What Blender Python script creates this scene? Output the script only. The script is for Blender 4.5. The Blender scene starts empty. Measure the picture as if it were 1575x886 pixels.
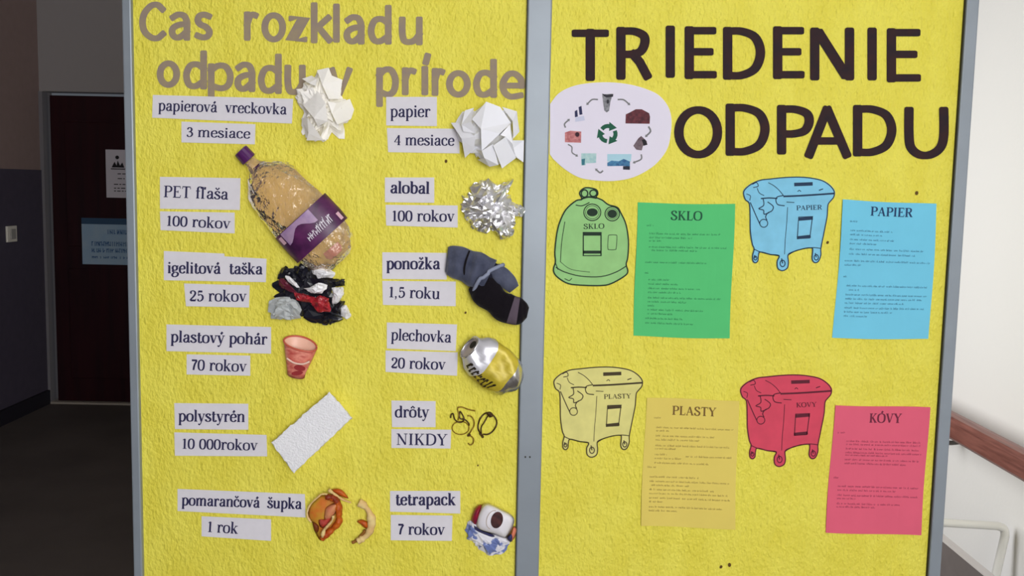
import bpy, bmesh, math, random
import numpy as np
from mathutils import Vector, Matrix

# ------------------------------------------------------------------ camera
F = 1500.0                       # focal length in pixels of the 1575 x 886 frame
W, H = 1575.0, 886.0
SC = bpy.context.scene
CAM = Vector((0.0, -2.10, 1.43))
VPX, VPY = 500.0, 14780.0        # where the plumb lines of the place meet
a_ = (VPX - W / 2) / F; b_ = -(VPY - H / 2) / F
D_ = Vector((a_, b_, -1.0)).normalized()      # world down in camera axes
UPc = -D_
BKc = Vector((0, 0, 1)); BKc = (BKc - UPc * BKc.dot(UPc)).normalized()
RTc = UPc.cross(BKc)
Rm = Matrix((RTc, -BKc, UPc))    # camera -> world (x right, y depth, z up)
cam_data = bpy.data.cameras.new('camera')
cam_data.sensor_width = 36.0
cam_data.lens = F * 36.0 / W
cam_data.clip_start = 0.05
cam = bpy.data.objects.new('camera', cam_data)
SC.collection.objects.link(cam)
cam.matrix_world = Matrix.Translation(CAM) @ Rm.to_4x4()
SC.camera = cam

# ------------------------------------------------------------------ world, lights, exposure
SC.view_settings.view_transform = 'Standard'
SC.view_settings.look = 'None'
SC.view_settings.gamma = 1.0
SC.view_settings.exposure = 0.0
wd = bpy.data.worlds.new('world'); SC.world = wd; wd.use_nodes = True
wd.node_tree.nodes['Background'].inputs[0].default_value = (0.80, 0.88, 1.0, 1)
wd.node_tree.nodes['Background'].inputs[1].default_value = 0.10

def area(name, loc, target, sx, sy, power, col):
    ld = bpy.data.lights.new(name, 'AREA'); ld.shape = 'RECTANGLE'
    ld.size = sx; ld.size_y = sy; ld.energy = power; ld.color = col
    o = bpy.data.objects.new(name, ld); SC.collection.objects.link(o)
    o.location = loc
    o.rotation_euler = (Vector(target) - Vector(loc)).to_track_quat('-Z', 'Y').to_euler()
    return o
area('window_daylight', (1.15, -4.2, 1.75), (0.3, 0.0, 1.1), 2.2, 1.8, 190.0, (0.985, 0.995, 0.99))
area('right_wall_fill', (-0.25, 1.2, 1.35), (1.5, 1.1, 0.95), 1.2, 1.7, 32.0, (0.98, 0.99, 1.0))  # added fill lamp, unseen behind the board, brightens the right wall

# ------------------------------------------------------------------ helpers
PX = 0.0014                      # one pixel on the board plane, in metres

def P(px, py, d=0.0):
    """point in the place, d metres in front of the board face (plane y = 0)"""
    v = Rm @ Vector(((px - W / 2) / F, -(py - H / 2) / F, -1.0))
    t = (-d - CAM.y) / v.y
    return CAM + v * t

def at_depth(px, py, y):
    v = Rm @ Vector(((px - W / 2) / F, -(py - H / 2) / F, -1.0))
    return CAM + v * ((y - CAM.y) / v.y)

def lin(c):
    return tuple(((x / 255.0) / 12.92 if x / 255.0 <= 0.04045 else ((x / 255.0 + 0.055) / 1.055) ** 2.4) for x in c) + (1.0,)

MATS = {}
def mat(name, rgb, rough=0.7, metal=0.0, spec=0.3, bump=0.0, bscale=200.0, var=0.0, vscale=20.0, rgb2=None, stretch=None, detail=3.0, sheen=0.0, subs=0.0):
    if name in MATS: return MATS[name]
    m = bpy.data.materials.new(name); m.use_nodes = True
    nt = m.node_tree; p = nt.nodes['Principled BSDF']
    p.inputs['Roughness'].default_value = rough
    p.inputs['Metallic'].default_value = metal
    p.inputs['Specular IOR Level'].default_value = spec
    p.inputs['Sheen Weight'].default_value = sheen
    c = lin(rgb)
    tc = nt.nodes.new('ShaderNodeTexCoord'); mp = nt.nodes.new('ShaderNodeMapping')
    nt.links.new(tc.outputs['Object'], mp.inputs['Vector'])
    if stretch: mp.inputs['Scale'].default_value = stretch
    ns = nt.nodes.new('ShaderNodeTexNoise'); ns.inputs['Scale'].default_value = vscale; ns.inputs['Detail'].default_value = 4.0
    nt.links.new(mp.outputs[0], ns.inputs['Vector'])
    c2 = lin(rgb2) if rgb2 else tuple(x * (1 - var) for x in c[:3]) + (1.0,)
    if var > 0 or rgb2:
        rp = nt.nodes.new('ShaderNodeValToRGB')
        rp.color_ramp.elements[0].position = 0.35; rp.color_ramp.elements[1].position = 0.65
        rp.color_ramp.elements[0].color = c2; rp.color_ramp.elements[1].color = c
        nt.links.new(ns.outputs['Fac'], rp.inputs[0]); nt.links.new(rp.outputs[0], p.inputs['Base Color'])
    else:
        p.inputs['Base Color'].default_value = c
    if bump > 0:
        n2 = nt.nodes.new('ShaderNodeTexNoise'); n2.inputs['Scale'].default_value = bscale; n2.inputs['Detail'].default_value = detail
        nt.links.new(mp.outputs[0], n2.inputs['Vector'])
        bp = nt.nodes.new('ShaderNodeBump'); bp.inputs['Distance'].default_value = bump; bp.inputs['Strength'].default_value = 1.0
        nt.links.new(n2.outputs['Fac'], bp.inputs['Height']); nt.links.new(bp.outputs[0], p.inputs['Normal'])
    MATS[name] = m
    return m

def link(name, verts, faces, m, parent=None, loc=None, smooth=False, mats=None, mi=None):
    """one mesh object; verts are world points, origin at loc (or the parent's)"""
    if parent is not None: o0 = parent['_o']
    else: o0 = loc if loc is not None else Vector([sum(v[i] for v in verts) / len(verts) for i in range(3)])
    me = bpy.data.meshes.new(name)
    me.from_pydata([(v[0] - o0[0], v[1] - o0[1], v[2] - o0[2]) for v in verts], [], faces)
    for x in (mats or [m]): me.materials.append(x)
    if mi: me.polygons.foreach_set('material_index', mi)
    if smooth: me.polygons.foreach_set('use_smooth', [True] * len(me.polygons))
    me.update()
    o = bpy.data.objects.new(name, me); SC.collection.objects.link(o)
    if parent is not None: o.parent = parent
    else: o.location = o0
    ORI.append((o, o0)); o['_o'] = list(o0)
    return o
ORI = []

def root(name, loc):
    o = bpy.data.objects.new(name, None); SC.collection.objects.link(o)
    o.empty_display_size = 0.03; o.location = loc; o['_o'] = list(loc)
    ORI.append((o, loc))
    return o

def tag(o, label, cat, group=None):
    o['label'] = label; o['category'] = cat
    if group: o['group'] = group
    return o

def struct(o):
    o['kind'] = 'structure'; return o

def catmull(pts, n=6, closed=False):
    p = [np.array(q, float) for q in pts]; N = len(p); out = []
    rng = range(N if closed else N - 1)
    for i in rng:
        if closed: a, b, c, d = p[(i - 1) % N], p[i], p[(i + 1) % N], p[(i + 2) % N]
        else: a, b, c, d = p[max(i - 1, 0)], p[i], p[i + 1], p[min(i + 2, N - 1)]
        for k in range(n):
            t = k / n
            out.append(0.5 * (2 * b + (c - a) * t + (2 * a - 5 * b + 4 * c - d) * t * t + (3 * b - a - 3 * c + d) * t ** 3))
    if not closed: out.append(p[-1])
    return [tuple(q) for q in out]

def ellipse(cx, cy, rx, ry, n=28, rot=0.0, a0=0.0, a1=360.0):
    r = math.radians(rot); full = abs(a1 - a0) >= 360
    out = []
    for k in range(n if full else n + 1):
        t = math.radians(a0 + (a1 - a0) * k / n)
        x, y = rx * math.cos(t), ry * math.sin(t)
        out.append((cx + x * math.cos(r) - y * math.sin(r), cy + x * math.sin(r) + y * math.cos(r)))
    return out

class Flat:
    """flat cut shapes and ink; points in board pixels, extruded from depth d0 to d1"""
    def __init__(s, fn=None): s.v = []; s.f = []; s.fn = fn or P
    def poly(s, pts, d0, d1):
        n = len(pts); b = len(s.v)
        for x, y in pts: s.v.append(s.fn(x, y, d1))
        s.f.append(tuple(b + i for i in range(n)))
        if d0 is not None:
            for x, y in pts: s.v.append(s.fn(x, y, d0))
            s.f.append(tuple(b + n + i for i in reversed(range(n))))
            for i in range(n):
                j = (i + 1) % n; s.f.append((b + i, b + n + i, b + n + j, b + j))
        return s
    def ribbon(s, pts, w, d0, d1, closed=False, cap=0.0, wfn=None, rnd=0.0):
        p = [np.array(q, float) for q in pts]; esc = None
        if not closed and cap > 0 and len(p) > 1:
            e = p[0] - p[1]; e /= (np.linalg.norm(e) + 1e-9); p[0] = p[0] + e * cap
            e = p[-1] - p[-2]; e /= (np.linalg.norm(e) + 1e-9); p[-1] = p[-1] + e * cap
        if rnd > 0 and not closed:
            for end in (0, 1):
                if end: p = p[::-1]
                e = p[1] - p[0]; e /= (np.linalg.norm(e) + 1e-9)
                p = [p[0], p[0] + e * rnd * .30, p[0] + e * rnd] + [q for q in p[1:] if np.dot(q - p[0], e) > rnd * 1.05 or np.linalg.norm(q - p[0]) > 3 * rnd]
                if end: p = p[::-1]
            esc = [1.0] * len(p); esc[0] = esc[-1] = .60; esc[1] = esc[-2] = .86
        n = len(p); Lp = []; Rp = []
        for i in range(n):
            if closed: a, c = p[(i - 1) % n], p[(i + 1) % n]
            else: a, c = p[max(i - 1, 0)], p[min(i + 1, n - 1)]
            d = c - a; d /= (np.linalg.norm(d) + 1e-9)
            ww = (wfn(d, i / max(1, n - 1)) if wfn else w) * 0.5 * (esc[i] if esc else 1)
            # mitre
            e1 = p[i] - a; e2 = c - p[i]
            l1, l2 = np.linalg.norm(e1), np.linalg.norm(e2)
            if l1 > 1e-6 and l2 > 1e-6:
                cs = float(np.dot(e1 / l1, e2 / l2)); k = math.sqrt(max(0.25, (1 + cs) / 2)); ww /= k
            nn = np.array((-d[1], d[0]))
            Lp.append(p[i] + nn * ww); Rp.append(p[i] - nn * ww)
        b = len(s.v)
        for i in range(n):
            s.v.append(s.fn(Lp[i][0], Lp[i][1], d1)); s.v.append(s.fn(Rp[i][0], Rp[i][1], d1))
            if d0 is not None:
                s.v.append(s.fn(Lp[i][0], Lp[i][1], d0)); s.v.append(s.fn(Rp[i][0], Rp[i][1], d0))
        st = 4 if d0 is not None else 2
        for i in range(n if closed else n - 1):
            j = (i + 1) % n; u, v = b + i * st, b + j * st
            s.f.append((u, u + 1, v + 1, v))
            if d0 is not None:
                s.f.append((u + 2, u, v, v + 2)); s.f.append((u + 1, u + 3, v + 3, v + 1)); s.f.append((u + 3, u + 2, v + 2, v + 3))
        if d0 is not None and not closed:
            s.f.append((b, b + 2, b + 3, b + 1)); e = b + (n - 1) * 4; s.f.append((e, e + 1, e + 3, e + 2))
        return s
    def build(s, name, m, parent=None, loc=None):
        return link(name, s.v, s.f, m, parent, loc)

# ------------------------------------------------------------------ serif lettering (skeleton strokes with a broad nib)
def c_(*p): return ('c', p)
def l_(*p): return ('l', p)
def h_(x0, x1, y): return ('h', x0, x1, y)        # hairline serif
def o_(x, y, r): return ('o', x, y, r)            # terminal dot
def T_(*p): return ('T', p)                        # forced thick
def t_(*p): return ('t', p)                        # forced thin
BOWL = c_((12,38),(20,48),(30,49),(40,40),(43,25),(39,9),(29,1),(19,2),(12,10))
G = {
'a': (47,[c_((11,37),(16,46),(25,49),(33,44),(35,34),(35,9),(39,2),(45,4)), c_((35,29),(22,26),(11,20),(9,11),(15,2),(24,2),(35,12)), o_(12,37,5)]),
'b': (50,[l_((12,74),(12,2)), BOWL, h_(2,12,73)]),
'c': (43,[c_((37,38),(30,48),(20,49),(9,40),(7,25),(10,8),(22,1),(33,4),(39,12)), o_(35,38,5)]),
'd': (52,[l_((40,74),(40,0)), h_(31,40,73), h_(40,49,1), c_((40,38),(32,48),(22,49),(10,40),(7,25),(10,9),(20,1),(32,3),(40,12))]),
'e': (44,[t_((8,27),(38,27)), c_((38,27),(37,40),(30,48),(22,49),(10,40),(7,25),(10,8),(22,1),(33,4),(39,12))]),
'f': (32,[c_((36,66),(32,73),(24,74),(16,68),(14,56),(14,30),(14,0)), t_((3,47),(28,47)), h_(5,25,1), o_(34,67,5)]),
'g': (47,[c_((22,49),(11,43),(8,33),(11,23),(22,18),(33,23),(36,33),(33,43),(22,49)), c_((12,20),(10,12),(18,7),(34,5),(42,-2),(40,-14),(28,-22),(14,-22),(6,-14),(9,-4),(18,3)), l_((33,44),(45,47))]),
'h': (53,[l_((12,74),(12,0)), c_((12,36),(22,47),(32,49),(40,42),(41,30),(41,0)), h_(2,12,73), h_(3,22,1), h_(31,50,1)]),
'i': (27,[l_((14,49),(14,0)), h_(4,14,48), h_(5,24,1), o_(14,65,7)]),
'j': (27,[l_((14,49),(14,0))]),
'k': (51,[l_((12,74),(12,0)), t_((14,20),(38,48)), T_((21,29),(40,1)), h_(2,12,73), h_(3,22,1), h_(29,47,48), h_(31,50,1)]),
'l': (25,[l_((12,74),(12,0)), h_(2,12,73), h_(2,23,1)]),
'm': (79,[l_((12,49),(12,0)), c_((12,36),(21,47),(30,49),(37,42),(38,30),(38,0)), c_((38,36),(48,47),(57,49),(65,42),(66,30),(66,0)), h_(2,12,48), h_(3,22,1), h_(29,48,1), h_(57,76,1)]),
'n': (53,[l_((12,49),(12,0)), c_((12,36),(22,47),(32,49),(40,42),(41,30),(41,0)), h_(2,12,48), h_(3,22,1), h_(31,50,1)]),
'o': (48,[c_((24,49),(12,44),(7,34),(7,16),(12,5),(24,1),(36,5),(41,16),(41,34),(36,44),(24,49))]),
'p': (50,[l_((12,49),(12,-24)), BOWL, h_(2,12,48), h_(3,22,-23)]),
'r': (38,[l_((12,49),(12,0)), c_((12,32),(18,44),(27,49),(34,46)), o_(33,43,6), h_(2,12,48), h_(3,23,1)]),
's': (39,[c_((33,38),(28,47),(18,49),(9,43),(9,34),(20,27),(31,21),(34,11),(26,2),(15,1),(6,7),(5,14)), T_((12,32),(30,20))]),
't': (32,[c_((14,64),(14,40),(14,10),(19,1),(27,2),(31,9)), t_((3,47),(28,47))]),
'u': (53,[c_((12,49),(12,14),(16,3),(25,0),(34,5),(40,14)), l_((40,49),(40,0)), h_(2,12,48), h_(30,40,48), h_(40,49,1)]),
'v': (46,[T_((9,48),(24,2)), t_((24,1),(39,48)), h_(0,19,48), h_(31,47,48)]),
'y': (46,[T_((9,48),(24,2)), t_((39,48),(24,1),(18,-14),(10,-22),(6,-18)), h_(0,19,48), h_(31,47,48), o_(7,-18,5)]),
'z': (42,[t_((6,47),(36,47)), T_((34,46),(8,2)), t_((6,1),(38,1)), t_((7,47),(6,37)), t_((37,1),(38,12))]),
'0': (46,[c_((23,66),(12,60),(7,45),(7,21),(12,6),(23,0),(34,6),(39,21),(39,45),(34,60),(23,66))]),
'1': (38,[l_((20,66),(20,0)), t_((8,57),(20,66)), h_(8,32,1)]),
'2': (44,[c_((9,50),(11,61),(22,66),(33,60),(36,48),(28,32),(14,16),(6,3)), T_((8,4),(38,4)), o_(11,50,5), t_((38,4),(40,15))]),
'3': (44,[c_((9,56),(18,66),(30,63),(34,50),(27,38),(16,35)), c_((16,35),(31,33),(38,19),(31,4),(16,0),(7,9)), o_(10,54,4), o_(9,10,5)]),
'4': (46,[l_((31,66),(31,0)), t_((31,66),(4,20),(42,20)), h_(22,40,1)]),
'5': (44,[T_((11,62),(35,62)), t_((11,64),(10,36)), c_((10,36),(22,42),(34,36),(38,20),(30,5),(16,0),(7,8)), o_(9,10,5)]),
'7': (42,[T_((6,62),(38,62)), c_((38,62),(24,34),(18,0))]),
',': (22,[o_(9,3,6), t_((12,3),(10,-8),(4,-12))]),
'P': (54,[l_((15,72),(15,0)), c_((15,71),(34,71),(45,64),(48,54),(45,42),(34,35),(15,35)), h_(3,27,1), h_(3,15,71)]),
'E': (54,[l_((15,72),(15,0)), t_((4,71),(46,71),(47,58)), t_((15,37),(34,37)), t_((34,45),(34,29)), t_((4,1),(47,1),(50,16))]),
'T': (58,[t_((5,57),(7,71),(52,71),(54,57)), l_((29,72),(29,0)), h_(18,41,1)]),
'N': (66,[t_((13,0),(13,72)), T_((13,71),(52,2)), t_((53,0),(53,72)), h_(3,16,71), h_(4,23,1), h_(43,63,71)]),
'I': (32,[l_((16,72),(16,0)), h_(5,28,71), h_(5,28,1)]),
'K': (60,[l_((15,72),(15,0)), t_((16,28),(48,71)), T_((26,40),(50,1)), h_(4,27,71), h_(4,27,1), h_(38,57,71), h_(38,60,1)]),
'D': (66,[l_((15,72),(15,0)), c_((15,71),(34,71),(52,60),(58,36),(52,12),(34,1),(15,1)), h_(4,15,71), h_(4,15,1)]),
'Y': (58,[T_((9,71),(29,34)), t_((50,71),(29,34)), l_((29,34),(29,0)), h_(0,20,71), h_(40,58,71), h_(18,41,1)]),
'S': (48,[c_((39,55),(34,69),(23,72),(11,65),(10,51),(23,39),(38,29),(41,15),(32,2),(20,0),(8,8),(6,20)), T_((14,46),(35,30)), t_((39,71),(39,53)), t_((7,22),(6,1))]),
'L': (50,[l_((15,72),(15,0)), t_((4,1),(43,1),(46,18)), h_(4,27,71)]),
'O': (64,[c_((32,72),(16,66),(8,50),(8,22),(16,6),(32,0),(48,6),(56,22),(56,50),(48,66),(32,72))]),
'A': (62,[t_((30,72),(9,1)), T_((30,70),(50,1)), t_((17,25),(42,25)), h_(1,18,1), h_(41,61,1)]),
'R': (60,[l_((15,72),(15,0)), c_((15,71),(34,71),(44,65),(47,54),(44,43),(34,37),(15,37)), T_((32,36),(50,2)), h_(3,27,1), h_(3,15,71), h_(46,60,1)]),
'V': (60,[T_((10,71),(30,2)), t_((31,1),(50,71)), h_(0,21,71), h_(40,60,71)]),
' ': (26,[]),
}
ACC = {'á':('a','´'),'ý':('y','´'),'é':('e','´'),'í':('i','´'),'š':('s','v'),'ž':('z','v'),'č':('c','v'),'ô':('o','^'),'ľ':('l',"'"),'Ó':('O','´')}

def glyph(ch):
    if ch in ACC:
        b, k = ACC[ch]; adv, st = G[b]; st = [q for q in st if not (b == 'i' and q[0] == 'o')]
        cx = adv / 2; y = 58 if b != 'O' else 78
        if k == '´': st = st + [T_((cx - 1, y), (cx + 9, y + 14))]
        if k == 'v': st = st + [l_((cx - 11, y + 14), (cx, y + 1), (cx + 11, y + 14))]
        if k == '^': st = st + [l_((cx - 11, y), (cx, y + 13), (cx + 11, y))]
        if k == "'": st = st + [T_((26, 74), (24, 58))]; adv += 8
        return adv, st
    return G[ch]

def write(fl, txt, p0, p1, xh, d, bold=1.0, thin=None):
    """serif writing from baseline point p0 to p1 (pixels); xh = height of an x in pixels"""
    k = xh / 50.0
    tot = sum(glyph(c)[0] for c in txt)
    p0 = np.array(p0, float); p1 = np.array(p1, float)
    ln = np.linalg.norm(p1 - p0); ex = (p1 - p0) / ln; ey = np.array((ex[1], -ex[0]))
    kx = ln / tot
    bold = 1.0 if bold < 1 and xh > 9.9 else bold
    T = 12.0 * bold; t = 5.0 * (bold if thin is None else thin)
    x = 0.0; zz = 0
    def M(q): return p0 + ex * (x + q[0]) * kx + ey * q[1] * k
    for ch in txt:
        adv, st = glyph(ch)
        for s in st:
            zz += 1; dd = d + 0.00001 * (zz % 7)
            if s[0] == 'h':
                fl.ribbon([M((s[1], s[3])), M((s[2], s[3]))], t * k * 0.9, None, dd)
            elif s[0] == 'o':
                fl.poly([M((s[1] + s[3] * math.cos(a), s[2] + s[3] * math.sin(a))) for a in np.linspace(0, 2 * math.pi, 9)[:-1]], None, dd)
            else:
                pts = [M(q) for q in s[1]]
                if s[0] == 'c': pts = catmull(pts, 4)
                if s[0] == 'T': fl.ribbon(pts, T * k, None, dd)
                elif s[0] == 't': fl.ribbon(pts, t * k, None, dd)
                else:
                    def wf(dr, u):
                        c = abs(dr[0] * ey[0] + dr[1] * ey[1]); return (t + (T - t) * c ** 1.4) * (kx + k) / 2
                    fl.ribbon(pts, 0, None, dd, wfn=wf)
        x += adv
    return fl

def scribble(fl, x0, x1, y, h, rng, d=0.0, full=True):
    """unreadable small print: word-shaped runs of tiny upright and curved strokes"""
    x = x0
    while x < x1 - 2:
        n = rng.randint(2, 8)
        for k in range(n):
            if x > x1 - 1: break
            w = rng.uniform(1.0, 1.9)
            up = h * (1.5 if rng.random() < 0.25 else 1.0)
            fl.ribbon([(x, y), (x + 0.05, y - up)], 0.5, None, d)
            if rng.random() < 0.75: fl.ribbon([(x, y - h * rng.choice((0.1, 0.5, 0.9))), (x + w, y - h * rng.choice((0.1, 0.5, 0.9)))], 0.45, None, d)
            x += w
        x += rng.uniform(1.2, 2.4)

# ------------------------------------------------------------------ materials
M_yel = mat('yellow_relief_paint', (234, 223, 86), 0.62, spec=0.35, bump=0.0052, bscale=120.0, detail=2.2, var=0.10, vscale=14.0, rgb2=(228, 215, 74), stretch=(1.25, 1.0, 0.72))
M_alu = mat('grey_lacquered_aluminium', (140, 148, 158), 0.42, metal=0.15, spec=0.5, var=0.08, vscale=9)
M_alud = mat('dark_shade_and_screw', (60, 60, 58), 0.8)  # colour of the painted shade beside the posts, and of the screws
M_strip = mat('label_paper', (222, 218, 226), 0.8, spec=0.2, var=0.03, vscale=60)
M_ink = mat('blue_black_ink', (42, 38, 78), 0.7)
M_inkk = mat('black_ink', (30, 26, 34), 0.7)
M_grey = mat('grey_brown_card', (156, 140, 116), 0.7, spec=0.15, rgb2=(146, 130, 121), vscale=45)
M_dark = mat('dark_brown_card', (58, 38, 40), 0.7, spec=0.12, rgb2=(46, 36, 42), vscale=40)
M_white = mat('white_wall', (236, 234, 232), 0.85, bump=0.0006, bscale=60)
M_wood = mat('red_brown_rail_wood', (140, 88, 78), 0.4, spec=0.5, rgb2=(112, 66, 58), vscale=14, stretch=(8, 0.6, 8))
M_tube = mat('white_enamel_tube', (228, 226, 220), 0.35, spec=0.5)
M_bench = mat('grey_brown_laminate', (112, 104, 104), 0.6, var=0.1)
M_edge = mat('pale_edge_band', (205, 200, 200), 0.5)

# ------------------------------------------------------------------ the setting
XL, XR, YB, YF, ZC = -2.93, 1.52, 3.98, -4.6, 3.0
def box(name, x0, x1, y0, y1, z0, z1, m, parent=None, bev=0.0):
    vs = [(x, y, z) for x in (x0, x1) for y in (y0, y1) for z in (z0, z1)]
    fs = [(0,1,3,2),(4,6,7,5),(0,4,5,1),(2,3,7,6),(0,2,6,4),(1,5,7,3)]
    o = link(name, [Vector(v) for v in vs], fs, m, parent, None if parent is not None else Vector(((x0+x1)/2, (y0+y1)/2, z0)))
    if bev > 0:
        b = o.modifiers.new('bevel', 'BEVEL'); b.width = bev; b.segments = 2
    return o
M_floor = mat('dark_corridor_lino', (92, 84, 82), 0.6, spec=0.2, var=0.2, vscale=2.5)
M_ceil = mat('ceiling_paint', (190, 188, 184), 0.9)
M_wup = mat('upper_corridor_paint', (140, 120, 118), 0.85, var=0.06)
M_dado = mat('dark_corridor_dado', (74, 68, 84), 0.55, spec=0.2, var=0.1)
M_bk = mat('grey_corridor_paint', (150, 144, 146), 0.85)
M_bkd = mat('dim_room_paint', (120, 116, 112), 0.9)
struct(box('floor', XL, XR, YF, YB, -0.06, 0.0, M_floor))
struct(box('ceiling', XL, XR, YF, YB, ZC, ZC + 0.06, M_ceil))
wl = box('wall_left', XL - 0.1, XL, YF, YB, 0.0, ZC, M_wup); struct(wl)
box('dado', XL, XL + 0.006, YF, YB, 0.09, 1.47, M_dado, wl)
struct(box('baseboard_left', XL + 0.001, XL + 0.02, YF, YB, 0.0, 0.088, mat('dark_baseboard', (30, 28, 38), 0.6)))
struct(box('wall_right', XR, XR + 0.1, YF, YB, 0.0, ZC, M_white))
# corridor end wall with a doorway
DX0, DX1, DZ = at_depth(80, 620, YB).x, -1.40, at_depth(130, 142, YB).z
wb = box('wall_back', XL, DX0 - 0.002, YB, YB + 0.12, 0.0, ZC, M_bk); struct(wb)
box('wall_panel', DX1 + 0.002, XR, YB, YB + 0.12, 0.0, ZC, M_bk, wb)
box('wall_panel', DX0 - 0.002, DX1 + 0.002, YB, YB + 0.12, DZ + 0.002, ZC, M_bk, wb)
M_door = mat('dark_maroon_door', (44, 16, 22), 0.35, spec=0.25, rgb2=(34, 14, 20), vscale=3, stretch=(6, 1, 0.6))
M_frm = mat('grey_door_frame', (120, 116, 122), 0.6)
dr = box('door_1', DX0 + 0.03, DX1 - 0.04, YB + 0.02, YB + 0.06, 0.012, DZ - 0.02, M_door, None, 0.004); struct(dr)
fr = box('door_frame', DX0 - 0.085, DX0 + 0.0, YB - 0.012, YB + 0.06, 0.0, DZ + 0.0, M_frm, dr)
box('door_frame', DX1 - 0.04, DX1, YB - 0.012, YB + 0.10, 0.0, DZ + 0.0, M_frm, dr)
box('threshold', DX0, DX1, YB - 0.02, YB + 0.10, 0.0, 0.012, mat('pale_threshold', (150, 140, 132), 0.6), dr)
for z0, z1 in ((0.16, 0.86), (1.0, DZ - 0.18)):   # shallow raised fields of the door leaf
    box('door_field', DX0 + 0.12, DX1 - 0.16, YB + 0.012, YB + 0.021, z0, z1, M_door, dr, 0.004)

# light switch and a second plate on the left wall
def wall_plate(px0, px1, py0, py1):
    def q(px, py):
        v = Rm @ Vector(((px - W / 2) / F, -(py - H / 2) / F, -1.0)); t = (XL + 0.006 - CAM.x) / v.x; return CAM + v * t
    a, b = q(px0, py0), q(px1, py1)
    return a.y, b.y, b.z, a.z
M_plate = mat('ivory_switch_plate', (214, 208, 200), 0.4, spec=0.5)
y0, y1, z0, z1 = wall_plate(8, 26, 348, 371)
y1 = y0 + 0.11
sw = root('light_switch', Vector((XL + 0.006, (y0 + y1) / 2, z0)))
box('switch_plate', XL + 0.006, XL + 0.018, y0, y1, z0, z1, M_plate, sw, 0.003)
box('rocker', XL + 0.018, XL + 0.026, y0 + 0.028, y1 - 0.028, z0 + 0.018, z1 - 0.018, mat('grey_rocker', (150, 146, 144), 0.4), sw, 0.002)
tag(sw, 'pale plastic light switch on the dark lower part of the corridor wall', 'light switch')

# papers on the corridor door
def door_sheet(name, x0, x1, ya, yb, m, d=0.006):
    a = at_depth(x0, ya, YB + 0.012); b = at_depth(x1, yb, YB + 0.012)
    o = root(name, Vector(((a.x + b.x) / 2, YB + 0.010, b.z)))
    box('paper', a.x, b.x, YB + 0.004, YB + 0.0115, b.z, a.z, m, o)
    fn = lambda u, v, dd: Vector((a.x + (b.x - a.x) * u, YB + 0.003 - dd, a.z + (b.z - a.z) * v))
    return o, fn
rg = random.Random(5)
o, fn = door_sheet('notice', 163, 224, 230, 305, mat('notice_paper', (198, 192, 204), 0.8))
fl = Flat(fn)
fl.poly([(.30 + .05 * math.cos(t), .16 + .04 * math.sin(t)) for t in np.linspace(0, 6.28, 11)[:-1]], None, 0)
fl.poly([(.15, .37), (.23, .25), (.28, .33), (.31, .22), (.37, .33), (.43, .26), (.48, .37)], None, 0)
fl.ribbon([(.13, .40), (.5, .40)], .02, None, 0)
for i, v in enumerate((.50, .60, .72, .80, .86)):
    u = .3 if i < 2 else .2
    while u < .85:
        w = rg.uniform(.04, .12); fl.ribbon([(u, v), (min(u + w, .9), v)], .018, None, 0); u += w + .03
fl.build('printed_text', M_inkk, o)['kind'] = 'stuff'
tag(o, 'white notice with a black pictogram on the dark door, the upper of the two', 'notice')
o, fn = door_sheet('door_sign', 126, 224, 335, 408, mat('pale_blue_sign', (136, 162, 190), 0.6, rgb2=(150, 170, 190), vscale=12))
Flat(fn).poly([(0, 0), (1, 0), (1, .13), (0, .13)], None, 0).build('header_band', mat('dark_blue_band', (48, 74, 104), 0.6), o)
fl = Flat(fn)
for v, hh in ((.34, .10), (.60, .10), (.74, .09), (.87, .05)):
    u = .16 if v > .4 else .42
    while u < .92:
        w = rg.uniform(.018, .03)
        fl.ribbon([(u, v), (u, v - hh)], .010, None, 0.0005)
        if rg.random() < .7: fl.ribbon([(u, v - hh * rg.random()), (u + w, v - hh * rg.random())], .012, None, 0.0006)
        u += w + (.03 if rg.random() < .2 else .004)
fl.build('printed_text', mat('sign_blue_ink', (50, 84, 130), 0.6), o)['kind'] = 'stuff'
tag(o, 'pale blue sign with a dark blue header band on the dark door below the notice', 'sign')

# ------------------------------------------------------------------ right side: handrail, tube rail, guard panel
def hx(px, py, X):      # hit the vertical plane x = X
    v = Rm @ Vector(((px - W / 2) / F, -(py - H / 2) / F, -1.0)); return CAM + v * ((X - CAM.x) / v.x)
XH = XR - 0.10
a, b = hx(1465, 640, XH - 0.03), hx(1575, 704, XH - 0.03)
c = hx(1575, 748, XH - 0.03); e_ = hx(1465, 678, XH - 0.03)
hr = root('handrail', Vector((XR, 1.6, (a.z + e_.z) / 2)))
zt, zb = (a.z + b.z) / 2, (c.z + e_.z) / 2
prof = [(-.030, zb + .012), (-.030, zt - .016), (-.020, zt - .003), (0, zt), (.020, zt - .003), (.030, zt - .016), (.030, zb + .012), (.018, zb), (-.018, zb)]
vs = []; ys = [-0.35, 0.6, 1.4, 2.4, 3.3]
for y in ys:
    for x, z in prof: vs.append(Vector((XH + x, y, z)))
n = len(prof); fs = [tuple(range(n)), tuple(reversed([n * (len(ys) - 1) + i for i in range(n)]))]
for k in range(len(ys) - 1):
    for i in range(n): fs.append((k * n + i, k * n + (i + 1) % n, (k + 1) * n + (i + 1) % n, (k + 1) * n + i))
link('wooden_rail', vs, fs, M_wood, hr)
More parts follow.
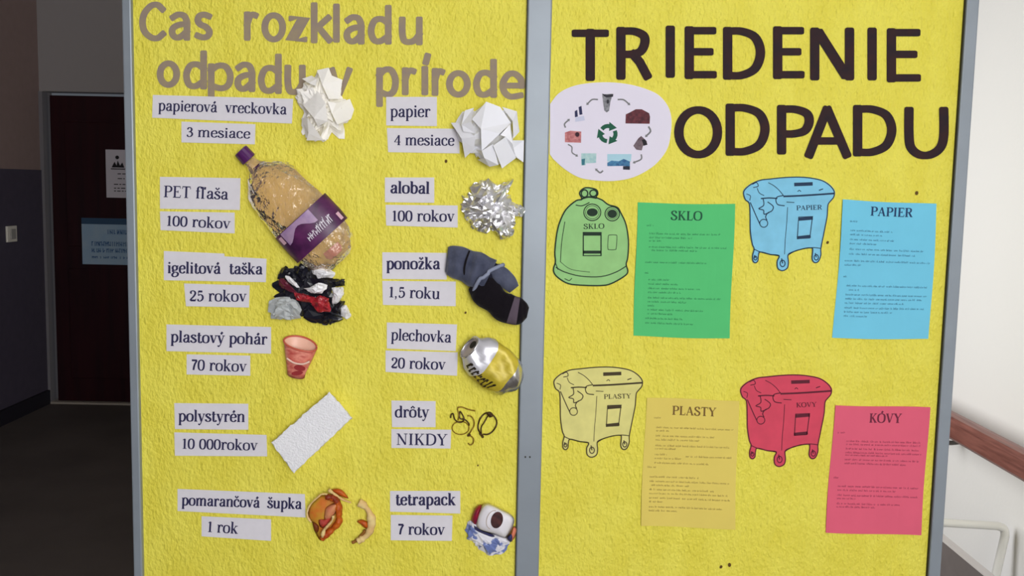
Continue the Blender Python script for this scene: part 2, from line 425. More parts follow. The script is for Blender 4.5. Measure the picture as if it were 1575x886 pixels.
def tube(name, pts, r, m, parent=None, seg=8, loc=None, rfn=None, flat=1.0, up=None):
    p = [np.array(q, float) for q in pts]; n = len(p); vs = []; fs = []
    ref = np.array(up if up is not None else (0.0, 1.0, 0.0)); prev = None
    for i in range(n):
        d = p[min(i + 1, n - 1)] - p[max(i - 1, 0)]; d /= (np.linalg.norm(d) + 1e-12)
        u = ref - d * np.dot(ref, d)
        if np.linalg.norm(u) < 0.1:
            u = prev if prev is not None else np.array((1.0, 0, 0)); u = u - d * np.dot(u, d)
        u /= np.linalg.norm(u); prev = u; w = np.cross(d, u)
        rr = r * (rfn(i / (n - 1)) if rfn else 1.0)
        for k in range(seg):
            t = 2 * math.pi * k / seg
            vs.append(p[i] + (w * math.cos(t) + u * math.sin(t) * flat) * rr)
    for i in range(n - 1):
        for k in range(seg):
            k2 = (k + 1) % seg; fs.append((i * seg + k, i * seg + k2, (i + 1) * seg + k2, (i + 1) * seg + k))
    fs.append(tuple(reversed(range(seg)))); fs.append(tuple((n - 1) * seg + k for k in range(seg)))
    return link(name, [Vector(v) for v in vs], fs, m, parent, loc, smooth=True)
M_brk = mat('dark_steel_bracket', (90, 86, 84), 0.4, metal=0.8)
for y in (0.0, 1.1, 2.2, 3.1):
    tube('bracket', catmull([(XR, y, zb - 0.05), (XR - .05, y, zb - .055), (XH, y, zb - .04), (XH, y, zb + 0.003)], 4), 0.008, M_brk, hr)
tag(hr, 'reddish-brown wooden handrail fixed along the white stairwell wall', 'handrail')

YT = 0.73
q1, q2, q3 = at_depth(1385, 800, YT), at_depth(1549, 810, YT), at_depth(1532, 884, YT)
lg = q3 + (q3 - q2) * 6; kk = (q2.z - 0.0) / (q2.z - lg.z); foot = q2 + (lg - q2) * kk
dv = (q2 - q1).normalized(); dw = (foot - q2).normalized()
wr = root('tubular_rail', Vector((foot.x, YT, 0)))
tube('bent_tube', [q1] + [q1 + (q2 - q1) * t for t in (.3, .6, .82)] + catmull([q2 - dv * .03, q2 - dv * .008 + dw * .008, q2 + dw * .03], 5) + [q2 + (foot - q2) * t for t in (.25, .5, .75, 1)], 0.0125, M_tube, wr, 12)
q1b = Vector((q1.x, YT, 0)); tube('leg', [q1 + Vector((0.0, 0, 0.004)), (q1 + q1b) / 2, q1b], 0.0125, M_tube, wr, 12)
tag(wr, 'white bent steel tube rail standing by the wall below the wooden handrail', 'rail')

XG = 1.19
g1 = hx(1445, 826, XG); g2 = hx(1515, 885, XG); zg = (g1.z + g2.z) / 2
gp = root('guard_panel', Vector((XG, 0.42, 0)))
box('panel_board', XG, XG + 0.022, 0.16, 0.67, 0.0, zg - 0.004, M_bench, gp)
box('edge_band', XG - 0.001, XG + 0.023, 0.159, 0.671, zg - 0.004, zg, M_edge, gp)
tag(gp, 'low grey-brown panel with a pale top edge beside the display board', 'panel')

# ------------------------------------------------------------------ the display board
def post_x(pxt, pxb, d): return (P(pxt, 0, d).x + P(pxb, 886, d).x) / 2
DF = 0.012                                # posts stand proud of the yellow panels
zt_, zb_ = 2.02, 0.42
xs = [post_x(184, 208, DF), post_x(201, 219, DF), post_x(808, 797, DF), post_x(848, 830, DF), post_x(1490, 1426, DF), post_x(1508, 1446, DF)]
print('post xs', [round(x, 4) for x in xs], [round(P(184,0,DF).x,3), round(P(208,886,DF).x,3), round(P(808,0,DF).x,3), round(P(797,886,DF).x,3), round(P(848,0,DF).x,3), round(P(830,886,DF).x,3), round(P(1490,0,DF).x,3), round(P(1426,886,DF).x,3)])
bd = root('display_board', Vector(((xs[2] + xs[3]) / 2, 0.02, 0)))
for i in range(3):
    box('frame_post', xs[2 * i], xs[2 * i + 1], -DF, 0.035, 0.0, zt_ + 0.03, M_alu, bd, 0.003)
for i in range(2):
    x0, x1 = xs[2 * i + 1], xs[2 * i + 2]
    box('panel', x0 - 0.001, x1 + 0.001, 0.0, 0.018, zb_, zt_, M_yel, bd)
    box('frame_rail', x0, x1, -0.010, 0.033, zt_, zt_ + 0.03, M_alu, bd, 0.002)
    box('frame_rail', x0, x1, -0.010, 0.033, zb_ - 0.03, zb_, M_alu, bd, 0.002)
    box('shade_strip', x1 - 0.0015, x1, -0.009, -0.0003, zb_, zt_, M_alud, bd)  # dark strip standing in for the shade along the post
for i in range(3):
    xm = (xs[2 * i] + xs[2 * i + 1]) / 2
    box('foot', xm - 0.022, xm + 0.022, -0.26, 0.28, 0.0, 0.03, M_alu, bd, 0.003)
for px, py in ((808, 703), (815, 703)):
    p = P(px, py, DF + 0.0008)
    Flat().poly(ellipse(px, py, 1.4, 1.6, 10), DF - 0.001, DF + 0.0012).build('screw', M_alud, bd)
tag(bd, 'large two-panel display board with rough yellow panels in a grey metal frame', 'display board')
M_pin = mat('brown_pin_mark', (96, 70, 24), 0.8)
for px, py, r in ((686, 248, 2.2), (716, 481, 1.6), (1410, 297, 2.6), (1273, 373, 2.0), (1109, 872, 2.2), (1122, 869, 2.6), (735, 716, 1.2)):
    Flat().poly(ellipse(px, py, r, r * 1.25, 10, rot=px % 40), 0.0, 0.0012).build('pin_mark', M_pin, bd)

# ------------------------------------------------------------------ big cut-out letters (strokes in a unit box)
def sans(ch):
    q = lambda *p: ('c', p); z = lambda *p: ('l', p)
    D = {
    'C': [q((.97,.13),(.72,0),(.42,.03),(.10,.25),(.0,.52),(.10,.80),(.42,.98),(.74,1.0),(.99,.88))],
    'a': [q((.08,.12),(.40,0),(.78,.06),(.95,.34),(.95,.62)), z((.95,.40),(.95,1.0)), q((.95,.42),(.50,.44),(.10,.58),(.02,.80),(.20,.98),(.52,.98),(.95,.74))],
    's': [q((.92,.07),(.58,0),(.18,.06),(.06,.26),(.26,.43),(.68,.54),(.96,.74),(.84,.94),(.45,1.0),(.04,.92))],
    'r': [z((.08,0),(.08,1.0)), q((.08,.42),(.35,.10),(.70,0),(1.0,.03))],
    'o': [('o', ellipse(.5, .5, .5, .5, 30))],
    'z': [z((.03,0),(.96,0),(.04,1.0),(1.0,1.0))],
    'k': [z((.04,0),(.04,1.0)), z((.92,.36),(.14,.68)), z((.30,.62),(.98,1.0))],
    'l': [z((.5,0),(.5,1.0))],
    'd': [z((.98,0),(.98,1.0)), q((.98,.46),(.62,.33),(.22,.38),(.02,.66),(.16,.94),(.52,1.0),(.98,.84))],
    'u': [q((.02,0),(.02,.60),(.14,.94),(.46,1.0),(.74,.90),(.97,.66)), z((.97,0),(.97,1.0))],
    'p': [z((.02,.02),(.02,1.0)), q((.02,.15),(.34,.0),(.74,.02),(.98,.30),(.88,.62),(.52,.73),(.02,.64))],
    'v': [z((.03,0),(.5,1.0),(.97,0))],
    'e': [z((.06,.52),(.96,.52)), q((.98,.52),(.94,.24),(.62,.0),(.28,.05),(.02,.40),(.08,.78),(.40,1.0),(.92,.95))],
    'í': [z((.35,.36),(.35,1.0)), z((.62,.16),(.98,0))],
    'T': [z((0,0),(1,0)), z((.5,0),(.5,1))],
    'R': [z((.02,0),(.02,1)), q((.02,0),(.50,0),(.86,.10),(.90,.28),(.74,.46),(.40,.52),(.02,.52)), z((.48,.53),(.72,.70),(.98,1.0))],
    'I': [z((.5,0),(.5,1))],
    'E': [z((.0,0),(.0,1)), z((0,0),(.98,0)), z((0,.48),(.86,.48)), z((0,1),(1,1))],
    'D': [z((.0,0),(.0,1)), q((0,0),(.42,0),(.84,.14),(1,.48),(.84,.84),(.42,1),(0,1))],
    'N': [z((.0,1),(.0,0)), z((.0,0),(.10,0),(.90,1),(1,1)), z((1,1),(1,0))],
    'O': [('o', ellipse(.5, .5, .5, .5, 34))],
    'P': [z((.0,0),(.0,1)), q((0,0),(.48,0),(.90,.10),(1,.30),(.84,.52),(.44,.60),(0,.60))],
    'A': [z((0,1),(.46,0)), z((.5,0),(1,1)), z((.16,.70),(.84,.70))],
    'U': [q((0,0),(0,.55),(.06,.84),(.30,1.0),(.62,1.0),(.90,.84),(1,.55),(1,0))],
    }
    return D[ch]

def cut_letter(ch, x0, x1, y0, y1, sw, m, label, group, base=0.0, thin=None, acc=None):
    fl = Flat(); hw = sw / 2; i = 0
    ex = 0 if ch in 'lI' else hw
    X = lambda u: (x0 + x1) / 2 + (u - .5) * (x1 - x0 - 2 * hw) if ch in 'lI' else x0 + hw + u * (x1 - x0 - 2 * hw)
    Y = lambda v: y0 + hw * .85 + v * (y1 - y0 - 1.7 * hw)
    for s in sans(ch):
        pts = [(X(a), Y(b)) for a, b in s[1]]; i += 1
        dd = base + 0.0016 + 0.00004 * i
        if s[0] == 'c': pts = catmull(pts, 6)
        closed = s[0] == 'o'
        wf = (lambda dr, u: sw * (thin or .86) + sw * (1 - (thin or .86)) * abs(dr[1]))
        fl.ribbon(pts, sw, base + 0.0002, dd, closed=closed, cap=0 if closed else hw * .95, wfn=wf, rnd=sw * .22)
    if acc:
        fl.ribbon(acc, sw * .8, base + 0.0002, base + 0.0016)
    o = fl.build('cutout_letter', m)
    tag(o, label, 'letter', group)
    return o
GR1 = 'grey cut-out letters of the left heading'; GR2 = 'dark cut-out letters of the right heading'
row1 = [('C',214,256,3,63),('a',259,294,18,62),('s',298,328,18,62),('r',374,398,18,62),('o',402,440,19,65),('z',443,473,24,65),('k',477,512,4,66),('l',511,524,6,65),('a',528,562,22,68),('d',565,603,8,68),('u',613,651,26,69)]
row2 = [('o',241,277,93,135),('d',281,319,78,137),('p',319,360,97,153),('a',360,394,95,141),('d',396,434,83,144),('u',437,471,100,146),('v',505,543,104,148),('p',578,614,103,164),('r',617,641,104,146),('í',646,663,82,146),('r',663,685,105,147),('o',686,724,108,150),('d',727,765,91,150),('e',768,808,109,153)]
L1 = ['starting the first word of the upper line','second in the first word of the upper line','ending the short first word of the upper line','starting the second word of the upper line','between r and z in the upper line','in the middle of the upper line, after o','tall, after z in the upper line','narrow upright between k and a of the upper line','after l in the second word of the upper line','tall, before the last u of the upper line','ending the upper line']
L2 = ['starting the lower line, above the first label strip','tall, second in the lower line','hanging down over the first label strip','between p and d of the lower line','tall, before the u beside the crumpled tissue','left of the crumpled tissue in the lower line','half hidden behind the crumpled tissue','starting the last word, reaching down to the papier strip','after p in the last word of the lower line','with an acute accent in the last word of the lower line','between the accented i and o in the last word','before the last d of the lower line, above the crumpled paper','tall, second to last in the lower line','ending the lower line against the middle frame post']
for k, (ch, a, b, c, d) in enumerate(row1):
    acc = [(222, -19), (235, -7), (248, -19)] if k == 0 else None
    cut_letter(ch, a, b, c, d, 10.5, M_grey, 'grey-brown cut-out letter %s %s' % (ch + (' with caron' if k == 0 else ''), L1[k]), GR1, acc=acc)
for k, (ch, a, b, c, d) in enumerate(row2):
    cut_letter(ch, a, b, c, d, 10.5, M_grey, 'grey-brown cut-out letter %s %s' % (ch, L2[k]), GR1)
row3 = [('T',879,937,45,124),('R',947,1003,42,122),('I',1022,1040,40,119),('E',1053,1103,41,121),('D',1112,1177,42,122),('E',1189,1238,41,121),('N',1246,1314,43,123),('I',1331,1352,43,123),('E',1364,1417,44,126)]
row4 = [('O',1037,1111,163,244),('D',1116,1184,160,239),('P',1195,1252,162,237),('A',1238,1309,164,243),('D',1312,1379,162,240),('U',1391,1459,165,244)]
L3 = ['starting the upper line above the white disc','second in the upper line, after T','between R and E in the upper line','between I and D in the upper line','in the middle of the upper line','between D and N in the upper line','after the second E of the upper line','between N and the last E','ending the upper line']
L4 = ['starting the lower line right of the white disc','second in the lower line, after O','in the middle of the lower line above the blue bin','between P and D in the lower line','between A and U in the lower line','ending the lower line beside the right frame post']
for k, (ch, a, b, c, d) in enumerate(row3):
    cut_letter(ch, a, b, c, d, 14.5, M_dark, 'dark brown cut-out capital %s %s' % (ch, L3[k]), GR2, thin=.80)
for k, (ch, a, b, c, d) in enumerate(row4):
    cut_letter(ch, a, b, c, d, 14.5, M_dark, 'dark brown cut-out capital %s %s' % (ch, L4[k]), GR2, thin=.80)

# ------------------------------------------------------------------ label strips
def strip(quad, txt, p0, p1, xh, bold, label, extra=None, base=0.0018, ink=None):
    c = [sum(q[i] for q in quad) / 4 for i in (0, 1)]
    o = root('label_strip', P(c[0], c[1], 0))
    rg = random.Random(txt + label)
    # paper: grid between the four corners, lifting slightly at the edges
    (tl, tr, br, bl) = [np.array(q, float) for q in quad]
    nx, ny = 10, 4; vs = []; fs = []
    ph = rg.uniform(0, 6)
    for s in (0, 1):
        for j in range(ny + 1):
            for i in range(nx + 1):
                u, v = i / nx, j / ny
                q = (tl * (1 - u) + tr * u) * (1 - v) + (bl * (1 - u) + br * u) * v
                lift = 0.0007 * math.sin(u * 7 + ph) ** 2 * (abs(v - .5) * 2) ** 2
                vs.append(P(q[0], q[1], (base + lift) if s == 0 else base - 0.0010 + lift))
    n1 = (nx + 1) * (ny + 1)
    for j in range(ny):
        for i in range(nx):
            a = j * (nx + 1) + i; f = (a, a + 1, a + nx + 2, a + nx + 1)
            fs.append(f); fs.append(tuple(x + n1 for x in reversed(f)))
    rim = [i for i in range(nx + 1)] + [j * (nx + 1) + nx for j in range(1, ny + 1)] + [ny * (nx + 1) + i for i in range(nx - 1, -1, -1)] + [j * (nx + 1) for j in range(ny - 1, 0, -1)]
    for k in range(len(rim)):
        a, b = rim[k], rim[(k + 1) % len(rim)]; fs.append((a, a + n1, b + n1, b))
    link('paper', vs, fs, M_strip, o)
    if extra: Flat().poly(extra, base - 0.0012, base - 0.0002).build('paper', M_strip, o)
    fl = write(Flat(), txt, p0, p1, xh, base + 0.0009, bold)
    fl.build('printed_text', ink or M_ink, o)
    tag(o, label, 'label', 'white label strips on the left panel')
Q = lambda *a: [(a[0], a[1]), (a[2], a[3]), (a[4], a[5]), (a[6], a[7])]
strips = [
 (Q(235,146,451,152,449,190,234,181),'papierová  vreckovka',(243,170),(441,176),11.5,.95,'long white strip printed papierová vreckovka left of the crumpled tissue'),
 (Q(279,187,393,191,392,222,279,219),'3 mesiace',(286,210),(385,213),10.5,.8,'small white strip printed 3 mesiace, topmost time label of the left column'),
 (Q(594,149,672,149,672,194,594,193),'papier',(600,180),(662,180),12.5,.8,'white strip printed papier above the strip 4 mesiace'),
 (Q(595,197,706,198,707,236,597,234),'4 mesiace',(606,223),(699,224),11.5,.95,'white strip printed 4 mesiace running under the crumpled paper ball'),
 (Q(246,272,370,274,369,323,246,321),'PET fľaša',(251,303),(351,307),12,.9,'white strip printed PET fľaša left of the plastic bottle'),
 (Q(246,325,361,327,361,359,247,354),'100 rokov',(255,347),(354,352),11.5,.8,'white strip printed 100 rokov under the PET fľaša strip'),
 (Q(252,389,410,398,409,434,252,431),'igelitová  taška',(257,420),(404,422),12,1.15,'white strip printed igelitová taška left of the crumpled bag'),
 (Q(283,436,384,439,383,473,286,471),'25 rokov',(291,463),(379,464),12,.8,'white strip printed 25 rokov below and left of the crumpled bag'),
 (Q(592,273,668,273,668,312,592,311),'alobal',(600,297),(661,298),12.5,1.2,'white strip printed alobal up left of the foil ball'),
 (Q(593,315,704,316,704,350,594,347),'100 rokov',(602,340),(699,341),12,.8,'white strip printed 100 rokov touching the foil ball'),
 (Q(588,388,687,389,687,430,588,429),'ponožka',(594,414),(677,414),12.5,1.2,'white strip printed ponožka left of the sock'),
 (Q(588,432,701,433,701,471,589,469),'1,5 roku',(597,457),(677,460),12,.8,'white strip printed 1,5 roku below the sock cuff'),
 (Q(256,499,417,503,417,544,256,540),'plastový pohár',(262,526),(411,530),12,1.1,'white strip printed plastový pohár left of the plastic cup'),
 (Q(287,545,385,547,385,578,287,576),'70 rokov',(293,569),(379,572),12,.8,'white strip printed 70 rokov left of the plastic cup'),
 (Q(268,620,382,621,382,661,269,660),'polystyrén',(274,648),(377,649),12,1.1,'white strip printed polystyrén above the strip 10 000rokov'),
 (Q(268,665,410,669,411,702,269,701),'10 000rokov',(279,690),(396,693),11.5,.8,'white strip printed 10 000rokov left of the foam block'),
 (Q(273,752,469,760,470,796,273,786),'pomarančová  šupka',(279,777),(464,783),11.5,1.15,'long white strip printed pomarančová šupka left of the orange peel'),
 (Q(310,794,417,799,417,832,310,825),'1 rok',(318,818),(366,821),12,.8,'white strip printed 1 rok, lowest in the left column'),
 (Q(595,496,703,499,701,540,595,536),'plechovka',(601,523),(694,527),12,.85,'white strip printed plechovka left of the drink can'),
 (Q(593,539,704,542,703,578,593,572),'20 rokov',(601,566),(685,569),12,.8,'white strip printed 20 rokov left of the drink can'),
 (Q(602,616,670,617,670,657,603,657),'drôty',(607,642),(660,642),12,1.1,'white strip printed drôty left of the wires'),
 (Q(602,660,694,661,693,690,602,689),'NIKDY',(609,684),(688,685),11.8,.8,'white strip printed NIKDY below the drôty strip'),
 (Q(600,755,708,755,708,790,600,787),'tetrapack',(608,777),(701,777),12.5,1.2,'white strip printed tetrapack left of the crushed carton'),
 (Q(601,792,696,793,695,832,601,831),'7 rokov',(611,822),(684,823),12,1.05,'white strip printed 7 rokov, lowest in the right column'),
]
for s in strips:
    ex = [(252, 386), (345, 390), (346, 400), (252, 400)] if s[1] == 'igelitová  taška' else None
    strip(*s, extra=ex)

# ------------------------------------------------------------------ coloured A4 sheets
def sheet(quad, rgb, inkrgb, title, tp0, tp1, txh, lines, label, seed, rgb2=None):
    (tl, tr, br, bl) = [np.array(q, float) for q in quad]
    c = (tl + tr + br + bl) / 4
    o = root('information_sheet', P(c[0], c[1], 0)); rg = random.Random(seed)
    ph = [rg.uniform(0, 6) for _ in range(4)]
    def mp(u, v, dd=0.0):
        q = (tl * (1 - u) + tr * u) * (1 - v) + (bl * (1 - u) + br * u) * v
        ed = 1.2
        q = q + np.array((ed * math.sin(v * 5 + ph[0]) * (abs(u - .5) * 2) ** 2, ed * .7 * math.sin(u * 5 + ph[1]) * (abs(v - .5) * 2) ** 2))
        lift = 0.0022 + 0.0016 * math.sin(v * 6 + ph[2]) * (abs(u - .5) * 2) + 0.0008 * math.sin(u * 9 + v * 4 + ph[3])
        return P(q[0], q[1], max(0.0012, lift) + dd)
    nx, ny = 12, 16; vs = []; fs = []
    for s in (0, 1):
        for j in range(ny + 1):
            for i in range(nx + 1): vs.append(mp(i / nx, j / ny, 0 if s == 0 else -0.0005))
    n1 = (nx + 1) * (ny + 1)
    for j in range(ny):
        for i in range(nx):
            a = j * (nx + 1) + i; f = (a, a + 1, a + nx + 2, a + nx + 1)
            fs.append(f); fs.append(tuple(x + n1 for x in reversed(f)))
    rim = [i for i in range(nx + 1)] + [j * (nx + 1) + nx for j in range(1, ny + 1)] + [ny * (nx + 1) + i for i in range(nx - 1, -1, -1)] + [j * (nx + 1) for j in range(ny - 1, 0, -1)]
    for k in range(len(rim)):
        a, b = rim[k], rim[(k + 1) % len(rim)]; fs.append((a, a + n1, b + n1, b))
    m = mat('sheet_' + title, rgb, 0.75, spec=0.2, var=0.04, vscale=10, rgb2=rgb2)
    link('paper', vs, fs, m, o)
    W_, H_ = np.linalg.norm(tr - tl), np.linalg.norm(bl - tl)
    fn = lambda x, y, dd: mp(x / W_, y / H_, dd)
    mi = mat('ink_' + title, inkrgb, 0.7)
    write(Flat(fn), title, tp0, tp1, txh, 0.0006, 1.15).build('printed_heading', mi, o)
    fl = Flat(fn)
    for x0, x1, y in lines: scribble(fl, x0 * W_, x1 * W_, y * H_, 2.1, rg, 0.0005)
    sp_ = fl.build('small_print', mat('smallprint_' + title, tuple(int(.55 * a + .45 * b) for a, b in zip(inkrgb, rgb)), 0.7), o)
    sp_['kind'] = 'stuff'
    tag(o, label, 'information sheet', 'coloured sorting sheets on the right panel')
sheet(Q(980,312,1130,314,1123,521,975,517), (88,196,120), (24,84,60), 'SKLO', (52,25), (101,25), 9.5,
  [(.10,.18,.175),(.13,.86,.235),(.13,.58,.265),(.13,.28,.29),(.13,.95,.335),(.16,.64,.36),(.10,.74,.45),(.10,.14,.53),(.14,.36,.58),(.14,.46,.612),(.14,.68,.645),(.14,.48,.675),(.14,.90,.715),(.14,.56,.745),(.14,.22,.775),(.14,.72,.805),(.14,.40,.835),(.12,.50,.87),(.12,.62,.905)],
  'green sheet headed SKLO right of the green bell container', 1)
sheet(Q(1297,307,1441,314,1429,522,1281,520), (118,202,232), (32,62,104), 'PAPIER', (43,22), (108,22), 9.5,
  [(.09,.17,.16),(.10,.55,.225),(.10,.44,.255),(.10,.57,.29),(.10,.40,.32),(.10,.88,.36),(.10,.80,.395),(.06,.96,.445),(.06,.26,.475),(.06,.12,.56),(.10,.95,.625),(.13,.24,.655),(.10,.95,.69),(.10,.90,.72),(.10,.72,.75),(.10,.93,.785),(.10,.60,.815),(.10,.34,.845)],
  'light blue sheet headed PAPIER right of the blue bin', 2)
sheet(Q(994,612,1136,616,1131,814,986,809), (228,206,104), (120,90,44), 'PLASTY', (40,25), (108,25), 9.0,
  [(.09,.18,.16),(.12,.95,.235),(.12,.26,.26),(.12,.76,.30),(.12,.60,.33),(.12,.92,.375),(.12,.36,.40),(.12,.26,.445),(.45,.95,.455),(.12,.40,.475),(.12,.70,.51),(.05,.14,.545),(.08,.60,.62),(.08,.94,.655),(.10,.50,.685),(.08,.80,.72),(.08,.92,.75),(.08,.94,.785),(.08,.22,.815),(.08,.86,.855),(.08,.38,.885)],
  'dull yellow sheet headed PLASTY right of the yellow bin', 3)
sheet(Q(1284,623,1430,627,1417,824,1270,819), (226,98,124), (112,34,60), 'KÓVY', (54,25), (104,25), 9.5,
  [(.05,.14,.22),(.15,.93,.285),(.15,.93,.31),(.15,.93,.345),(.15,.95,.375),(.15,.60,.395),(.15,.93,.43),(.15,.80,.46),(.05,.10,.575),(.10,.95,.64),(.10,.70,.67),(.10,.95,.71),(.10,.30,.735),(.10,.76,.775),(.10,.50,.80)],
  'pink-red sheet headed KÓVY right of the red bin', 4)

# ------------------------------------------------------------------ drawn containers
BO = [(45,195),(60,160),(110,120),(180,90),(260,80),(380,68),(500,65),(600,75),(680,95),(740,135),(772,180),(768,225),(740,260),(722,290),(715,380),(700,460),(680,560),(665,640),(665,690),(645,740),(615,750),(595,720),(600,650),(588,632),(520,640),(440,665),(402,690),(405,750),(395,795),(355,815),(320,795),(315,740),(330,695),(260,685),(180,665),(165,690),(160,735),(140,752),(120,735),(118,690),(130,640),(115,600),(100,500),(98,400),(95,300),(85,265),(60,245)]
def bin_cut(ox, oy, rgb, inkrgb, txt, label, sx=1.0, sy=1.0, edge=None):
    k = 1 / 5.2125
    f = lambda q: (ox + q[0] * k * sx, oy + q[1] * k * sy)
    c = f((400, 440)); o = root('container_picture', P(c[0], c[1], 0))
    m = mat('card_' + txt, rgb, 0.7, var=0.10, vscale=30)
    out = [f(q) for q in catmull(BO, 3, True)]
    cx_, cy_ = c
    rim = [(cx_ + (x - cx_) * 1.015, cy_ + (y - cy_) * 1.012) for x, y in out]
    Flat().poly(rim, 0.0002, 0.0016).build('cutout_card', m, o)
    fl = Flat(); D = 0.0019
    def ln(p, w, sm=True, closed=False):
        p = [f(q) for q in p]
        if sm: p = catmull(p, 4, closed)
        fl.ribbon(p, w * k, None, D, closed=closed, cap=0 if closed else w * k * .4)
    ln(BO, 9, True, True)
    ln([(370,219),(500,214),(640,205),(768,196)], 14)
    ln([(245,110),(290,135),(330,170),(365,213)], 6)
    ln([(360,213),(315,224),(304,250),(320,285),(372,294)], 8)
    ln([(188,237),(250,232),(312,236)], 10)
    ln([(100,270),(150,385),(176,440)], 8)
    fl.ribbon([f(q) for q in ellipse(207, 435, 32, 32, 18)], 7 * k, None, D, closed=True)
    ln([(202,237),(207,290),(168,318),(205,330),(210,362),(248,350)], 8)
    ln([(240,265),(283,300),(272,335),(240,352),(222,382),(232,408)], 8)
    ln([(155,155),(172,192),(208,212)], 6); ln([(118,122),(150,108),(162,138),(125,148)], 7); ln([(70,200),(100,215),(95,250)], 6)
    ln([(398,308),(390,450),(380,560),(374,682)], 5)
    ln([(392,265),(450,268)], 6)
    ln([(462,124),(588,119)], 28, False)
    ln([(480,180),(492,170),(504,180)], 6); ln([(652,170),(680,160)], 8)
    ln([(487,385),(598,380),(576,554),(476,560),(487,385)], 6, False)
    ln([(494,402),(590,394)], 26, False); ln([(482,550),(574,540)], 24, False)
    ln([(130,642),(180,665),(260,684),(332,696)], 7); ln([(400,692),(450,662),(520,640),(600,630),(662,636)], 7)
    for wx, wy, r in ((358, 757, 20), (140, 714, 12), (628, 708, 17)):
        fl.ribbon([f(q) for q in ellipse(wx, wy, r, r * 1.3, 14)], 8 * k, None, D, closed=True)
        fl.ribbon([f((wx - 8, wy - r * 2)), f((wx, wy))], 9 * k, None, D)
    mi = mat('drawn_' + txt, inkrgb, 0.7)
    fl.build('ink_drawing', mi, o)
    w0, w1 = {'PAPIER': (468, 675), 'PLASTY': (455, 680), 'KOVY': (490, 655)}[txt]
    write(Flat(), txt, f((w0, 330)), f((w1, 324)), 4.8, 0.0022, 1.1).build('printed_text', mi, o)
    tag(o, label, 'picture', 'cut-out container pictures on the right panel')
bin_cut(1135, 260, (130,200,232), (30,54,84), 'PAPIER', 'cut-out drawing of a blue wheeled bin lettered PAPIER')
bin_cut(843.5, 552.5, (226,218,136), (70,58,36), 'PLASTY', 'cut-out drawing of a pale yellow wheeled bin lettered PLASTY', .975, .965)
bin_cut(1130.5, 564.5, (216,72,96), (92,24,44), 'KOVY', 'cut-out drawing of a red wheeled bin lettered KOVY', 1.0, .98)

k = 1 / 5.2125; f = lambda q: (840 + q[0] * k, 280 + q[1] * k)
GO = [(60,690),(75,640),(70,560),(85,420),(110,320),(160,220),(240,150),(288,138),(268,92),(290,58),(330,45),(400,60),(415,95),(402,122),(450,145),(500,182),(570,203),(600,250),(640,340),(660,470),(655,600),(642,660),(655,720),(620,760),(520,815),(440,830),(300,828),(180,815),(100,770),(65,730)]
o = root('container_picture', P(*f((360, 440)), 0))
Flat().poly([f(q) for q in catmull(GO, 3, True)], 0.0002, 0.0016).build('cutout_card', mat('card_green', (152, 204, 132), 0.7, var=0.1, vscale=30), o)
fl = Flat(); D = 0.0019
def ln(p, w, sm=True, closed=False):
    p = [f(q) for q in p]
    if sm: p = catmull(p, 4, closed)
    fl.ribbon(p, w * k, None, D, closed=closed, cap=0 if closed else w * k * .4)
ln(GO, 11, True, True)
for cx, cy, r1, rx, ry in ((370, 243, 68, 44, 32), (530, 255, 58, 38, 34)):
    fl.ribbon([f(q) for q in ellipse(cx, cy, r1, r1 * .98, 28)], 8 * k, None, D, closed=True)
    fl.ribbon([f(q) for q in ellipse(cx, cy, r1 - 14, r1 * .98 - 14, 28)], 4 * k, None, D, closed=True)
    fl.poly([f(q) for q in ellipse(cx, cy, rx, ry, 22)], None, D + .0001)
ln([(298,405),(440,405),(440,590),(298,590),(298,405)], 9, False); ln([(310,418),(430,418)], 24, False); ln([(305,562),(435,562)], 24, False)
ln([(498,440),(510,425),(558,425),(568,440),(562,530),(550,542),(506,542),(495,530)], 5, True, True)
ln([(80,685),(150,722),(280,755),(440,758),(560,722),(645,672)], 8); ln([(75,650),(95,700)], 7)
ln([(150,320),(125,480),(115,640)], 6); ln([(115,640),(200,700),(350,722)], 4)
fl.ribbon([f(q) for q in ellipse(308, 92, 26, 30, 16)], 11 * k, None, D, closed=True)
fl.ribbon([f(q) for q in ellipse(378, 90, 28, 26, 16)], 11 * k, None, D, closed=True)
ln([(285,135),(340,120),(400,128)], 14); ln([(240,185),(290,190),(345,165)], 8); ln([(150,775),(185,790),(205,772)], 6)
mi = mat('drawn_green', (26, 48, 34), 0.7)
fl.build('ink_drawing', mi, o)
write(Flat(), 'SKLO', f((300, 376)), f((468, 372)), 5.2, 0.0022, 1.1).build('printed_text', mi, o)
tag(o, 'cut-out drawing of a green bell-shaped glass container lettered SKLO', 'picture', 'cut-out container pictures on the right panel')

# ------------------------------------------------------------------ white disc with the recycling picture
k = 1 / 5.3692; f = lambda q: (840 + q[0] * k, 120 + q[1] * k)
DO = [(33,215),(100,130),(200,75),(330,45),(520,35),(700,55),(850,100),(940,150),(1010,240),(1035,340),(1030,450),(1010,560),(960,650),(870,740),(720,820),(560,850),(400,845),(270,820),(150,750),(60,670),(30,630)]
o = root('recycling_disc', P(*f((525, 445)), 0))
Flat().poly([f(q) for q in catmull(DO[:-1], 4) + [(30, 630)]], 0.0003, 0.0024).build('paper', mat('disc_paper', (226, 220, 236), 0.75, spec=.2), o)
D = 0.0028
fl = Flat()
for a in (0, 120, 240):       # three chasing arrows around the middle
    r = math.radians(a); cx, cy = 510, 460
    def R_(x, y): return f((cx + x * math.cos(r) - y * math.sin(r), cy + x * math.sin(r) + y * math.cos(r)))
    arc = [R_(58 * math.sin(math.radians(t)), -58 * math.cos(math.radians(t)) - 6) for t in (-58, -40, -20, 0, 18)]
    fl.ribbon(arc, 34 * k, None, D)
    fl.poly([R_(12, -98), R_(74, -48), R_(10, -22)], None, D + .00005)
